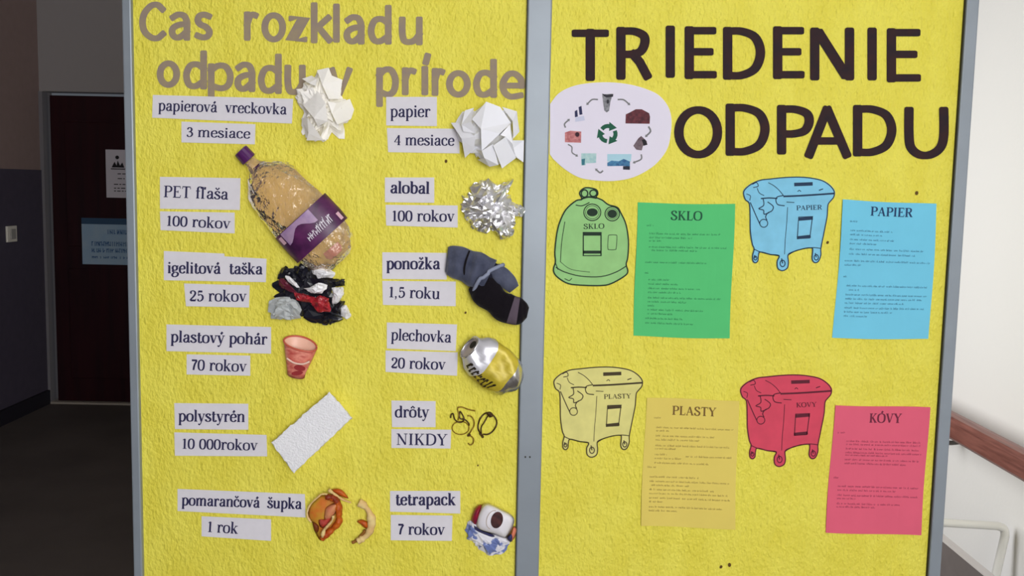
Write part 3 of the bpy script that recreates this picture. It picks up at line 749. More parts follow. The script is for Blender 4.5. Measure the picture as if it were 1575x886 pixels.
fl.build('recycling_symbol', mat('symbol_green', (24, 88, 66), 0.7), o)
def pic(name, rgb, polys, rgb2=None, dd=0.0):
    fl = Flat()
    for p in polys: fl.poly([f(q) for q in p], None, D + dd)
    return fl.build(name, mat('print_%d_%d_%d' % rgb, rgb, 0.7, rgb2=rgb2, vscale=160), o)
pic('printed_bin', (150,150,156), [[(462,135),(550,130),(530,200),(520,270),(500,285),(480,268),(470,200)]], (96,96,104))
pic('printed_bin_lid', (44,42,52), [[(460,128),(500,140),(555,132),(552,155),(500,162),(478,150)], ellipse(510,195,10,18,12)], None, .0001)
pic('printed_waste_heap', (108,50,58), [[(655,375),(658,300),(690,285),(740,258),(790,258),(850,290),(858,320),(855,378)]], (72,34,44))
pic('printed_hand', (120,104,112), [[(720,560),(760,500),(785,478),(830,520),(835,550),(800,560),(790,598),(745,592)]], (90,70,80))
pic('printed_hand_black', (30,26,34), [[(790,510),(815,505),(838,550),(805,560)]], None, .0001)  # black part of the printed hand picture
pic('printed_sky', (168,206,222), [[(505,628),(705,628),(700,690),(505,690)]])
pic('printed_landscape', (44,88,136), [[(505,700),(540,682),(600,688),(640,668),(692,690),(692,732),(640,726),(505,728)]], (74,130,170), .0001)
pic('printed_truck', (38,40,58), [[(635,728),(692,728),(692,758),(635,756)]], None, .00015)
pic('printed_plant_photo', (150,190,196), [[(290,622),(415,622),(412,700),(330,705),(325,720),(290,722)]], (180,206,206))
pic('printed_plant_figure', (50,112,128), [[(292,670),(322,665),(318,718),(296,720)]], None, .0001)
pic('printed_red_photo', (204,136,136), [[(155,450),(200,435),(290,442),(288,535),(155,530)]], (172,96,100))
pic('printed_dark_spot', (56,28,40), [ellipse(257,466,18,20,12)], None, .0001)
pic('printed_blue_books', (44,46,84), [[(236,275),(256,262),(262,318),(238,325)], [(268,240),(292,230),(300,300),(276,305)]])
pic('printed_pale_sheet', (198,200,224), [[(242,325),(312,312),(320,350),(240,362)]], None, .00005)
fl = Flat()
for p, w in (([(428,178),(380,178),(345,210)], 12), ([(590,178),(640,180),(680,212)], 12), ([(845,400),(862,440),(830,475)], 14), ([(785,630),(785,670),(732,695)], 12), ([(470,765),(445,782),(418,760)], 13), ([(180,548),(212,570),(214,615),(248,638)], 10), ([(160,410),(152,380),(182,350)], 12)):
    fl.ribbon(catmull([f(q) for q in p], 5), w * k, None, D)
    e = np.array(f(p[-1])); s_ = np.array(f(p[-2])); dr = (e - s_) / np.linalg.norm(e - s_); nn = np.array((-dr[1], dr[0]))
    fl.poly([tuple(e + nn * 2.6), tuple(e - nn * 2.6), tuple(e + dr * 3.6)], None, D + .0001)
fl.build('printed_arrows', mat('arrow_grey', (120, 120, 124), 0.7), o)
tag(o, 'white oval paper with a green recycling symbol ringed by small pictures', 'picture')

# ------------------------------------------------------------------ crumpled things
def crumple(name, outline, depth, m, parent, seed, n=60, lo=.62, hi=1.0, d0=0.0, sub=1, jit=.10, smooth=False, c=None, full=False):
    """creased body of sharp irregular facets: a hull over random directions, pushed in and out, whose silhouette follows the outline"""
    rs = np.random.RandomState(seed); rr = random.Random(seed)
    ol = np.array(outline, float)
    cx, cy = c if c else (ol[:, 0].min() / 2 + ol[:, 0].max() / 2, ol[:, 1].min() / 2 + ol[:, 1].max() / 2)
    def reach(th):              # furthest crossing of the outline in direction th
        d = np.array((math.cos(th), math.sin(th))); best = 1.0
        for k_ in range(len(ol)):
            a = ol[k_] - (cx, cy); b = ol[(k_ + 1) % len(ol)] - (cx, cy); e = b - a
            den = d[0] * e[1] - d[1] * e[0]
            if abs(den) < 1e-9: continue
            t = (a[0] * e[1] - a[1] * e[0]) / den; u = (a[0] * d[1] - a[1] * d[0]) / den
            if t > 0 and -1e-6 <= u <= 1 + 1e-6: best = max(best, t)
        return best
    tab = np.array([reach(2 * math.pi * k_ / 360) for k_ in range(361)])
    bm = bmesh.new(); pts = []
    for a in np.linspace(0, 2 * math.pi, max(14, n // 4))[:-1]:       # a rim of directions holds the silhouette
        a += rs.uniform(-.1, .1); pts.append((Vector((math.cos(a), .12, math.sin(a))).normalized(), rs.uniform(.88, 1.0)))
    for _ in range(n):
        v = Vector((rs.randn(), abs(rs.randn()), rs.randn())).normalized(); pts.append((v, lo + (hi - lo) * rs.rand() ** .9))
    pts.append((Vector((0, -1, 0)), .1))
    for v, r in pts:
        w = bm.verts.new(v)
    bmesh.ops.convex_hull(bm, input=bm.verts[:])
    rad = {}
    for w in bm.verts:
        r = min(pts, key=lambda q: (q[0] - w.co).length)[1]; w.co = w.co * r
    for _ in range(sub):
        old = set(w.index for w in bm.verts); n0 = len(bm.verts)
        bmesh.ops.subdivide_edges(bm, edges=bm.edges[:], cuts=1, use_grid_fill=True)
        bm.verts.ensure_lookup_table()
        for w in bm.verts[n0:]:
            w.co *= 1 + rs.uniform(-jit, jit * .8)
        jit *= .6
    bmesh.ops.triangulate(bm, faces=bm.faces[:])
    bmesh.ops.recalc_face_normals(bm, faces=bm.faces)
    bm.verts.index_update(); vs = []
    for w in bm.verts:
        x, y, z = w.co; th = math.atan2(-z, x) % (2 * math.pi); R = np.interp(th / (2 * math.pi) * 360, np.arange(361), tab)
        rh = min(1.02, math.hypot(x, z)); k_ = R * rh
        vs.append(P(cx + k_ * math.cos(th), cy + k_ * math.sin(th), d0 + max(.0008, depth * max(0, y))))
    fs = [tuple(w.index for w in f_.verts) for f_ in bm.faces]; bm.free()
    return link(name, vs, fs, m, parent, smooth=smooth)

def flap(name, pts, m, parent, t=.0012):
    """a stiff folded sheet: points (px, py, depth); fan of facets around the first point"""
    vs = [P(x, y, d) for x, y, d in pts] + [P(x, y, d - t) for x, y, d in pts]; n_ = len(pts); fs = []
    for i in range(1, n_ - 1):
        fs.append((0, i, i + 1)); fs.append((n_, n_ + i + 1, n_ + i))
    for i in range(n_): j_ = (i + 1) % n_; fs.append((i, n_ + i, n_ + j_, j_))
    return link(name, vs, fs, m, parent)
def zo(x0, y0, k_, pts): return [(x0 + x / k_, y0 + y / k_) for x, y in pts]
def zd(x0, y0, k_, pts): return [(x0 + x / k_, y0 + y / k_, d) for x, y, d in pts]

M_tis = mat('white_tissue', (250, 246, 242), 0.9, spec=0.1, bump=0.0016, bscale=60)
M_pap = mat('crumpled_white_paper', (246, 246, 255), 0.75, spec=0.2)
o = root('crumpled_tissue', P(499, 165, 0))
z = lambda p: zo(440, 90, 6.108, p)
crumple('tissue_sheet', z([(150,190),(240,150),(290,100),(400,80),(440,150),(530,190),(520,330),(610,370),(650,480),(620,570),(560,620),(580,760),(550,795),(490,760),(440,700),(380,810),(300,800),(180,780),(130,700),(130,560),(60,260),(120,280)]), .062, M_tis, o, 14, n=60, lo=.66, jit=.12, sub=2)
y = lambda p: zd(440, 90, 6.108, p)
flap('tissue_fold', y([(340,250,.060),(290,110,.040),(400,85,.044),(430,160,.040),(530,200,.036),(500,380,.050),(400,380,.066)]), M_tis, o)
flap('tissue_fold', y([(210,230,.052),(150,190,.040),(240,160,.042),(290,190,.056),(280,260,.058)]), M_tis, o)
flap('tissue_fold', y([(430,520,.066),(390,400,.064),(470,420,.058),(600,380,.024),(640,480,.020),(610,570,.026),(480,620,.050)]), M_tis, o)
flap('tissue_fold', y([(260,560,.066),(160,440,.046),(300,310,.062),(370,420,.074),(390,590,.070),(300,640,.056)]), M_tis, o)
flap('tissue_fold', y([(210,700,.050),(140,560,.036),(200,560,.058),(260,640,.060),(350,770,.046),(190,770,.036)]), M_tis, o)
tag(o, 'crumpled white paper tissue glued over the heading, top of the left column', 'paper tissue')
o = root('paper_ball', P(752, 207, 0))
z = lambda p: zo(680, 140, 3.693, p)
crumple('paper_sheet', z([(50,175),(110,110),(180,90),(240,50),(330,80),(420,110),(425,160),(428,200),(428,270),(425,380),(405,390),(350,430),(300,445),(200,400),(180,370),(140,380),(80,320)]), .070, M_pap, o, 41, n=34, lo=.58, jit=.05, sub=1)
y = lambda p: zd(680, 140, 3.693, p)
flap('paper_fold', y([(220,215,.078),(170,160,.056),(250,60,.050),(330,90,.056),(390,180,.070),(330,240,.086),(225,340,.080)]), M_pap, o)
flap('paper_fold', y([(110,190,.052),(130,110,.040),(180,95,.044),(165,175,.066),(190,240,.058),(120,230,.050)]), M_pap, o)
flap('paper_fold', y([(110,270,.044),(50,180,.020),(85,180,.030),(190,260,.062),(180,330,.050),(130,380,.030)]), M_pap, o)
flap('paper_fold', y([(360,260,.074),(330,250,.080),(385,190,.060),(400,300,.064),(420,380,.032),(340,440,.034),(290,310,.076)]), M_pap, o)
flap('paper_fold', y([(400,170,.060),(340,90,.050),(425,115,.030),(430,165,.034),(440,230,.030),(405,270,.052)]), M_pap, o)
flap('paper_fold', y([(390,335,.045),(392,280,.055),(465,280,.016),(462,405,.016),(425,380,.036)]), M_pap, o)
flap('paper_fold', y([(240,380,.060),(190,330,.050),(225,340,.070),(290,300,.070),(320,420,.040),(270,430,.032),(200,390,.030)]), M_pap, o)
tag(o, 'crumpled ball of white paper beside the strip 4 mesiace', 'paper ball')
M_foil = mat('aluminium_foil', (244, 243, 246), 0.30, metal=.9, bump=0.0006, bscale=160)
o = root('foil_ball', P(757, 324, 0))
FO = [(100,640),(110,590),(150,550),(200,500),(260,490),(310,530),(350,520),(410,490),(385,560),(400,620),(425,650),(428,690),(424,720),(420,790),(390,830),(330,850),(310,800),(250,810),(180,790),(130,740),(105,690)]
crumple('foil_sheet', zo(680, 140, 3.693, FO), .072, M_foil, o, 81, n=230, lo=.66, jit=.10, sub=1)
crumple('foil_corner', zo(680, 140, 3.693, [(330,530),(370,515),(415,490),(385,560),(370,590),(330,580)]), .022, M_foil, o, 82, n=30, d0=.016)
crumple('foil_corner', zo(680, 140, 3.693, [(400,640),(440,640),(478,670),(455,720),(410,710)]), .022, M_foil, o, 83, n=30, d0=.014)
crumple('foil_corner', zo(680, 140, 3.693, [(310,770),(370,760),(425,790),(390,835),(330,850),(305,810)]), .03, M_foil, o, 84, n=40, d0=.014)
tag(o, 'crumpled shiny ball of silver aluminium foil', 'foil ball')

# plastic bag: black with white and red printed areas
M_bk1 = mat('black_bag_plastic', (24, 24, 36), 0.30, spec=0.5)
M_bw = mat('white_bag_print', (240, 238, 242), 0.4, spec=0.4)
M_br = mat('red_bag_print', (190, 44, 54), 0.35, spec=0.4, rgb2=(120, 24, 40), vscale=80)
M_dr = mat('dark_red_bag_print', (96, 28, 48), 0.35, spec=0.4)
M_bg = mat('translucent_grey_bag_plastic', (182, 186, 188), 0.35, spec=0.5)
o = root('plastic_bag', P(477, 452, 0))
z = lambda p: zo(400, 395, 4.547, p)
for nm, ol, dp, mm, sd, nn_, d0_ in (
 ('black_fold', [(120,130),(170,60),(215,85),(300,30),(360,50),(440,90),(560,160),(560,290),(590,370),(600,440),(540,470),(440,480),(300,440),(240,400),(100,290),(70,270),(80,190)], .026, M_bk1, 21, 90, .001),
 ('black_fold', [(230,90),(300,30),(365,60),(360,150),(300,205),(240,160)], .024, M_bk1, 22, 40, .014),
 ('black_fold', [(300,340),(400,395),(520,400),(615,437),(500,487),(390,470),(300,435)], .026, M_bk1, 23, 50, .010),
 ('black_fold', [(110,150),(140,90),(180,55),(215,90),(210,130),(140,170)], .016, M_bk1, 24, 24, .012),
 ('black_fold', [(490,180),(600,145),(597,205),(505,210)], .018, M_bk1, 25, 20, .022),
 ('black_fold', [(385,150),(495,150),(500,240),(460,268),(450,195)], .014, M_bk1, 35, 22, .026),
 ('black_fold', [(500,370),(560,300),(605,310),(560,370),(570,410),(510,400)], .018, M_bk1, 34, 22, .022),
 ('white_fold', [(360,65),(440,62),(525,110),(520,150),(400,152),(360,120)], .022, M_bw, 26, 30, .016),
 ('white_fold', [(283,210),(350,215),(400,180),(480,190),(470,225),(430,258),(370,262)], .018, M_bw, 27, 30, .030),
 ('white_fold', [(500,215),(592,205),(590,260),(540,335),(495,330),(510,270)], .018, M_bw, 28, 30, .024),
 ('white_fold', [(560,350),(600,328),(642,410),(610,442),(560,410)], .016, M_bw, 29, 24, .012),
 ('white_fold', [(163,128),(200,128),(245,170),(290,222),(262,222),(200,180)], .012, M_bw, 30, 22, .024),
 ('dark_red_fold', [(118,160),(160,140),(215,200),(270,260),(200,245),(130,205)], .012, M_dr, 36, 24, .024),
 ('red_fold', [(228,250),(300,255),(390,285),(380,325),(300,315),(245,300)], .018, M_br, 31, 30, .026),
 ('red_fold', [(350,300),(420,265),(480,290),(502,350),(490,388),(400,388),(365,350)], .020, M_br, 32, 34, .026),
 ('grey_fold', [(60,300),(130,275),(200,280),(270,305),(303,350),(295,430),(200,455),(75,435),(55,395),(45,350)], .030, M_bg, 33, 50, .008)):
    crumple(nm, z(ol), dp, mm, o, sd, n=nn_, lo=.6 if nm in ('black_fold', 'grey_fold') else .84, jit=.14, d0=d0_ + (0 if nm == 'black_fold' else .010), sub=1)
tag(o, 'crumpled plastic bag in black, white, grey and red below the bottle', 'plastic bag')

# ------------------------------------------------------------------ bodies of revolution lying on the board
def lathe_pts(prof, c0, c1, d_axis0, d_axis1, flat=1.0, seg=28, jit=0.0, seed=0, lean=0.0):
    """prof: (t, radius px); axis runs c0 -> c1 in pixels; depth of axis d_axis (m); flat scales depth radius"""
    rs = np.random.RandomState(seed); c0 = np.array(c0, float); c1 = np.array(c1, float)
    ax = c1 - c0; ex = ax / np.linalg.norm(ax); pr = np.array((-ex[1], ex[0])); vs = []
    for t, r in prof:
        c = c0 + ax * t; da = d_axis0 + (d_axis1 - d_axis0) * t
        for k_ in range(seg):
            a = 2 * math.pi * k_ / seg
            rr = r * (1 + jit * (rs.rand() - .5))
            q = c + pr * math.cos(a) * rr + ex * lean * math.sin(a) * rr
            vs.append(P(q[0], q[1], max(0.0012, da + math.sin(a) * rr * PX * flat)))
    return vs
def ring_faces(n, seg, cap0=True, cap1=True):
    fs = []
    for i in range(n - 1):
        for k_ in range(seg):
            k2 = (k_ + 1) % seg; fs.append((i * seg + k_, i * seg + k2, (i + 1) * seg + k2, (i + 1) * seg + k_))
    if cap0: fs.append(tuple(reversed(range(seg))))
    if cap1: fs.append(tuple((n - 1) * seg + k_ for k_ in range(seg)))
    return fs

# plastic bottle: clear tinted film that mirrors at its creases
mb = bpy.data.materials.new('tinted_clear_plastic'); mb.use_nodes = True; nt = mb.node_tree
for nd in list(nt.nodes): nt.nodes.remove(nd)
out = nt.nodes.new('ShaderNodeOutputMaterial'); mx = nt.nodes.new('ShaderNodeMixShader'); tr = nt.nodes.new('ShaderNodeBsdfTransparent'); gl = nt.nodes.new('ShaderNodeBsdfGlossy'); df = nt.nodes.new('ShaderNodeBsdfDiffuse'); mx2 = nt.nodes.new('ShaderNodeMixShader')
tr.inputs[0].default_value = lin((255, 246, 243)); gl.inputs['Roughness'].default_value = 0.12; gl.inputs[0].default_value = (1, .95, .88, 1); df.inputs[0].default_value = lin((230, 200, 164))
fz = nt.nodes.new('ShaderNodeFresnel'); fz.inputs[0].default_value = 1.5
tc = nt.nodes.new('ShaderNodeTexCoord'); ns = nt.nodes.new('ShaderNodeTexNoise'); ns.inputs['Scale'].default_value = 55; ns.inputs['Detail'].default_value = 3
bp = nt.nodes.new('ShaderNodeBump'); bp.inputs['Distance'].default_value = 0.006
nt.links.new(tc.outputs['Object'], ns.inputs['Vector']); nt.links.new(ns.outputs['Fac'], bp.inputs['Height'])
nt.links.new(bp.outputs[0], gl.inputs['Normal']); nt.links.new(bp.outputs[0], fz.inputs['Normal'])
mx2.inputs[0].default_value = 0.26; nt.links.new(tr.outputs[0], mx2.inputs[1]); nt.links.new(df.outputs[0], mx2.inputs[2])
nt.links.new(fz.outputs[0], mx.inputs[0]); nt.links.new(mx2.outputs[0], mx.inputs[1]); nt.links.new(gl.outputs[0], mx.inputs[2]); nt.links.new(mx.outputs[0], out.inputs[0])
M_cap = mat('purple_cap', (84, 34, 96), 0.35, spec=0.5)
M_lab = mat('purple_bottle_label', (98, 40, 92), 0.4, spec=0.5, rgb2=(58, 20, 62), vscale=30)
M_lil = mat('lilac_label_area', (150, 120, 168), 0.4, spec=0.5, rgb2=(180, 150, 180), vscale=40)
B0, B1 = (376, 238), (521, 397)
o = root('plastic_bottle', P(455, 320, 0))
prof = [(.055,9),(.09,10),(.115,13),(.15,23),(.19,31),(.25,40),(.32,45),(.42,48),(.55,50),(.62,51),(.72,51),(.80,50),(.88,47),(.95,41),(1.0,32),(1.03,20),(1.035,6)]
vs = lathe_pts(prof, B0, B1, .026, .032, .52, 28, .10, 3)
link('bottle_body', vs, ring_faces(len(prof), 28), mb, o, smooth=False)
cp = [(-.045,9),(-.04,12.0),(.045,12.5),(.05,11)]
link('cap', lathe_pts(cp, B0, B1, .026, .026, .9, 18, .03, 1), ring_faces(4, 18), M_cap, o)
lp = [(.59,52),(.66,52.5),(.75,53),(.83,52)]
lb = link('label', lathe_pts(lp, B0, B1, .0305, .0315, .54, 36, .01, 2), ring_faces(4, 36, False, False), M_lab, o, smooth=True)
def bottle_map(s, t, dd):      # s across (-1..1), t along the axis
    c0 = np.array(B0, float); c1 = np.array(B1, float); ax = c1 - c0; ex = ax / np.linalg.norm(ax); pr = np.array((ex[1], -ex[0]))
    q = c0 + ax * t + pr * s * 52.5; dz = math.sqrt(max(0, 1 - s * s)) * 53 * PX * .54
    return P(q[0], q[1], .0311 + dz + dd + .0012)
fl = Flat(bottle_map)
N_ = 10
for i in range(N_):
    s0 = -.80 + 1.1 * i / N_; s1 = -.80 + 1.1 * (i + 1) / N_
    tt = lambda s: .665 + .035 * math.sin(s * 6)
    fl.poly([(s0, .594), (s1, .594), (s1, tt(s1)), (s0, tt(s0))], None, 0)
fl.build('lilac_print', M_lil, lb)
fl = Flat(bottle_map); rg = random.Random(3)
s = -.28
while s < .62:
    h = rg.choice((.035, .05, .06)); fl.ribbon([(s, .775), (s + .012, .775 - h)], .022, None, 0.0004)
    fl.ribbon([(s, .775 - h * rg.random()), (s + .06, .755 - h * rg.random())], .010, None, 0.0005)
    s += rg.uniform(.055, .085)
fl.build('white_lettering', mat('label_white', (220, 212, 224), 0.5), lb)
for s_, t_0 in ((-.88, .64), (.86, .78)):
    fl = Flat(bottle_map); fl.poly([(s_ - .05, t_0 - .03), (s_ + .05, t_0 - .03), (s_ + .05, t_0 + .03), (s_ - .05, t_0 + .03)], None, 0.0004); fl.build('pale_print', mat('label_pink', (222, 180, 196), 0.5), lb)
bs = [(.95, 15), (.99, 16), (1.02, 11), (1.025, 3)]
link('base_dimple', lathe_pts(bs, (B0[0] + 4, B0[1] - 8), (B1[0] - 6, B1[1] - 8), .040, .046, .6, 16, .2, 5), ring_faces(4, 16), mat('pink_base_plastic', (196, 112, 110), 0.25, spec=.6), o)
tag(o, 'crushed tinted plastic bottle with purple cap and purple label, lying slantwise', 'plastic bottle')

# plastic cup, squashed, mouth turned to the viewer
M_cup = mat('reddish_printed_cup', (232, 150, 132), 0.4, spec=.4, rgb2=(196, 84, 76), vscale=60, stretch=(1, 1, 2.5))
M_cupin = mat('pink_cup_inside', (240, 190, 168), 0.4, spec=.4, var=.08, vscale=60)
o = root('plastic_cup', P(460, 550, 0))
C0, C1 = (462, 530), (455, 576)
c0 = np.array(C0, float); ax = np.array(C1, float) - c0
pr_ = [(-.02, 26), (.10, 25), (.45, 21), (.85, 15), (1.02, 14)]
seg = 26; rs = np.random.RandomState(4)
def cup_ring(t, r, dy, dax, jit=.03):
    out_ = []
    for k_ in range(seg):
        a = 2 * math.pi * k_ / seg; rr = r * (1 + jit * math.sin(3 * a + t * 7)); c = c0 + ax * t
        x = math.cos(a) * rr; y = math.sin(a) * rr * dy
        tilt = math.radians(14)
        out_.append(P(c[0] + x * math.cos(tilt) - y * math.sin(tilt), c[1] + x * math.sin(tilt) + y * math.cos(tilt), max(.0015, dax + math.sin(a) * rr * PX * .50)))
    return out_
vs = []
for (t, r) in pr_: vs += cup_ring(t, r, .40, .022 if t < 1 else .020)
link('cup_wall', vs, ring_faces(len(pr_), seg, False, True), M_cup, o, smooth=True)
vs = cup_ring(-.02, 25.2, .40, .0225) + cup_ring(.22, 22, .40, .022) + cup_ring(.38, 14, .35, .020)
link('cup_inside', vs, ring_faces(3, seg, False, True), M_cupin, o, smooth=True)
rp = cup_ring(-.03, 26, .40, .0228)
tube('rim', rp + [rp[0]], .0021, mat('red_rim', (206, 96, 78), .35, spec=.5), o, 6)
fl = Flat(); fl.ribbon(catmull([(440, 532), (450, 545), (466, 552), (478, 547), (484, 538)], 6), 4.2, None, .042)
tube('pale_crease', [P(x, y, .040) for x, y in catmull([(441, 551), (452, 558), (466, 560), (476, 556)], 5)], .0022, mat('pale_crease', (244, 206, 190), .4), o, 6)
fl = Flat()
fl.poly(ellipse(461, 566, 9, 4.5, 14, 10), .018, .0375).poly(ellipse(457, 574, 9, 3.5, 14, -8), .015, .0345)
fl.build('dark_red_print', mat('dark_red_print', (150, 44, 46), .4), o)
tag(o, 'small squashed reddish-pink plastic cup with its mouth turned up', 'plastic cup')

# drinks can, dented, lid turned to the left
M_cw = mat('white_silver_can', (214, 212, 220), 0.32, metal=.35, spec=.6, var=.05, vscale=40)
M_cy = mat('yellow_can_print', (214, 192, 60), 0.42, metal=.1, spec=.5, rgb2=(184, 164, 46), vscale=30)
M_cs = mat('bare_aluminium', (216, 214, 214), 0.25, metal=.95)
o = root('drinks_can', P(755, 558, 0))
K0, K1 = (722, 535), (791, 588)
prof = [(0.0,17),(-.015,18.5),(.0,20),(.06,22),(.16,30),(.30,34.5),(.45,35.5),(.60,34.5),(.75,34),(.88,30),(.95,24),(1.02,19),(1.03,12)]
seg = 40
vs = lathe_pts(prof, K0, K1, .046, .030, .62, seg, .015, 6, lean=.42)
# dents
fs = ring_faces(len(prof), seg, False, True); mi = []
for i in range(len(prof) - 1):
    for k_ in range(seg): mi.append(0 if i < 5 else (1 if i < 8 else 2))
mi.append(2)
bm_v = [Vector(v) for v in vs]
dc = P(768, 560, .078); can_o = P(750, 560, .04)
def can_dent(v):
    v = Vector(v); dd = (v - dc).length
    if dd < .040: v.y += .016 * (1 - dd / .040)
    q_ = v - can_o; v.y -= .0035 * math.sin(q_.x * 150 + q_.z * 60) * (1 if v.y < -.03 else 0); v.z += .0022 * math.sin(q_.x * 170)
    return v
bm_v = [can_dent(v) for v in bm_v]
can = link('can_body', bm_v, fs, M_cw, o, mats=[M_cw, M_cy, M_cs], mi=mi, smooth=True)
lid = lathe_pts([(0.0, 17.2), (.02, 16.5), (.03, 8), (.03, 1)], K0, K1, .046, .0455, .62, seg, 0, 1, lean=.42)
lo = link('lid', lid, ring_faces(4, seg, False, True), mat('lid_aluminium', (190, 180, 182), .35, metal=.6), o, smooth=True)
def lidp(x, y, dd=0.0):  # on the lid plane
    c0 = np.array(K0, float); ax = np.array(K1, float) - c0; ex = ax / np.linalg.norm(ax); pr = np.array((-ex[1], ex[0]))
    q = c0 + pr * x + ex * .42 * y; return P(q[0], q[1], .048 + y * PX * .62 + .0025 + dd)
Flat(lambda x, y, d: lidp(x, y, d)).poly(ellipse(-7, 3, 6.8, 8.5, 18), None, .001).build('opening', mat('dark_opening', (12, 8, 12), .5), lo)
rr = [lidp(x, y, -.002) for x, y in ellipse(0, 0, 18.5, 18.5, 30)]; tube('rim', rr + [rr[0]], .0016, M_cs, lo, 6)
def canmap(s, a, dd):     # s along the axis 0..1, a angle in degrees from the lower edge towards the viewer
    c0 = np.array(K0, float); ax = np.array(K1, float) - c0; ex = ax / np.linalg.norm(ax); pr = np.array((-ex[1], ex[0]))
    r = np.interp(s, [p_[0] for p_ in prof[2:]], [p_[1] for p_ in prof[2:]]) + .4
    A = math.radians(a); q = c0 + ax * s + pr * math.cos(A) * r + ex * .42 * math.sin(A) * r
    return can_dent(P(q[0], q[1], .046 - .016 * s + math.sin(A) * r * PX * .62)) - Vector((0, .0022 + dd, 0))
fl = Flat(canmap); rg = random.Random(8); s = .10
while s < .66:
    for q in range(3):
        s1 = s + rg.uniform(-.005, .04); fl.ribbon([(s, rg.uniform(20, 26)), (s1, rg.uniform(48, 56))], .022, None, 0) if q < 2 else None
    fl.poly([(s, 22), (s + .035, 22), (s + .035, 30), (s, 30)], None, 0)
    fl.poly([(s + .01, 44), (s + .04, 44), (s + .04, 52), (s + .01, 52)], None, 0)
    s += .072
fl.build('dark_lettering', mat('can_lettering', (44, 34, 26), .4), can)
tag(o, 'dented yellow and white drinks can with its dark opening to the left', 'drinks can')

# sock: grey-blue cuff, black foot
def swept(name, spine, m, parent, mats=None, mifn=None, seg=20, open_end=False, capend=True):
    """spine: (px, py, half width px, thickness m, axis depth m)"""
    sp = [np.array(q, float) for q in catmull(spine, 5)]; vs = []
    for i, q in enumerate(sp):
        d = sp[min(i + 1, len(sp) - 1)][:2] - sp[max(i - 1, 0)][:2]; d /= np.linalg.norm(d); pr = np.array((-d[1], d[0]))
        for k_ in range(seg):
            a = 2 * math.pi * k_ / seg; c = math.cos(a); s = math.sin(a)
            w = math.copysign(abs(c) ** .8, c) * q[2]; t = math.copysign(abs(s) ** .8, s) * q[3] / 2
            z = q[:2] + pr * w; vs.append(P(z[0], z[1], max(.0012, q[4] + t + .0012 * math.sin(i * 1.1 + k_ * .9))))
    fs = ring_faces(len(sp), seg, True, capend); mi = None
    if mifn:
        mi = [mifn((j // seg) / (len(sp) - 1)) for j in range((len(sp) - 1) * seg)] + [mifn(0)] + ([mifn(1)] if capend else [])
    return link(name, vs, fs, m, parent, mats=mats, mi=mi, smooth=True)
M_sg = mat('grey_blue_knit', (86, 90, 110), 0.95, spec=.1, bump=.004, bscale=50, rgb2=(62, 66, 86), vscale=28, sheen=.3)
M_sk = mat('black_knit', (22, 18, 24), 0.95, spec=.1, bump=.003, bscale=70, sheen=.1)
M_sb = mat('grey_knit_band', (92, 80, 92), 0.95, spec=.1, bump=.002, bscale=70)
M_rim = mat('pale_knit_edge', (142, 148, 172), 0.95, spec=.1)
o = root('sock', P(750, 436, 0))
swept('foot', [(731,433,16,.018,.024),(742,443,23,.030,.030),(752,453,24,.034,.032),(764,464,20,.030,.031),(775,472,23,.034,.033),(788,477,22,.032,.033),(799,479,21,.030,.032),(807,480,15,.022,.030),(812,481,8,.010,.028)], M_sk, o,
      mats=[M_sk, M_sb], mifn=lambda t: 1 if .58 < t < .72 else 0)
swept('heel', [(760,412,10,.018,.030),(770,423,14,.024,.032),(782,434,13,.022,.032),(791,445,9,.014,.030)], M_sg, o)
swept('inside', [(752,418,17,.016,.026),(760,424,18,.018,.028),(766,429,15,.012,.028)], mat('dark_cuff_inside', (30, 30, 46), .95), o)
cf = swept('cuff', [(687,399,19,.016,.010),(693,400,23,.024,.014),(705,404,25.5,.030,.018),(718,409,25,.027,.018),(730,414,28,.036,.024),(742,420,27,.034,.026),(752,425,28,.038,.028)], M_sg, o)
er = []
for k_ in range(21):
    t = k_ / 20; x = 775 - 47 * t; y = 407 + 42 * t; bow = -10 * math.sin(math.pi * t) + (3 if .35 < t < .6 else 0)
    er.append(P(x + bow * .8, y + bow * .45, .030 + .024 * math.sin(math.pi * min(1, max(0, t)))))
tube('cuff_edge', er, .0042, M_rim, o, 8)
tube('cuff_seam', [P(x, y, z) for x, y, z in catmull([(722,386,.028),(717,400,.036),(714,416,.034),(716,432,.022)], 5)], .0022, M_sk, o, 6)
tag(o, 'rolled sock with grey-blue cuff and black foot right of the strip ponožka', 'sock')

# polystyrene block
M_sty = mat('white_polystyrene', (238, 237, 242), 0.85, spec=.15, bump=.0022, bscale=260, detail=1.5)
o4 = [(507,603),(541,643),(452,727),(418,681)]
rs = np.random.RandomState(7); vs = []; N1, N2 = 24, 12; D1 = .034
q4 = [np.array(q, float) for q in o4]
def sty(u, v, d):
    q = (q4[0] * (1 - u) + q4[3] * u) * (1 - v) + (q4[1] * (1 - u) + q4[2] * u) * v
    return q
bm = bmesh.new(); gv = {}
for s in range(4):
    for i in range(N1 + 1):
        for j in range(N2 + 1):
            if s in (0, 3) or i in (0, N1) or j in (0, N2):
                q = sty(i / N1, j / N2, 0); edge = i in (0, N1) or j in (0, N2)
                q = q + (rs.rand(2) - .5) * (2.4 if edge else .3)
                d = .001 + D1 * s / 3 - (.002 * rs.rand() if (edge and s == 3) else 0) + (.0006 * rs.rand() if s == 3 else 0)
                gv[(s, i, j)] = bm.verts.new(P(q[0], q[1], d))
for s in (0, 3):
    for i in range(N1):
        for j in range(N2): bm.faces.new([gv[(s, i, j)], gv[(s, i + 1, j)], gv[(s, i + 1, j + 1)], gv[(s, i, j + 1)]])
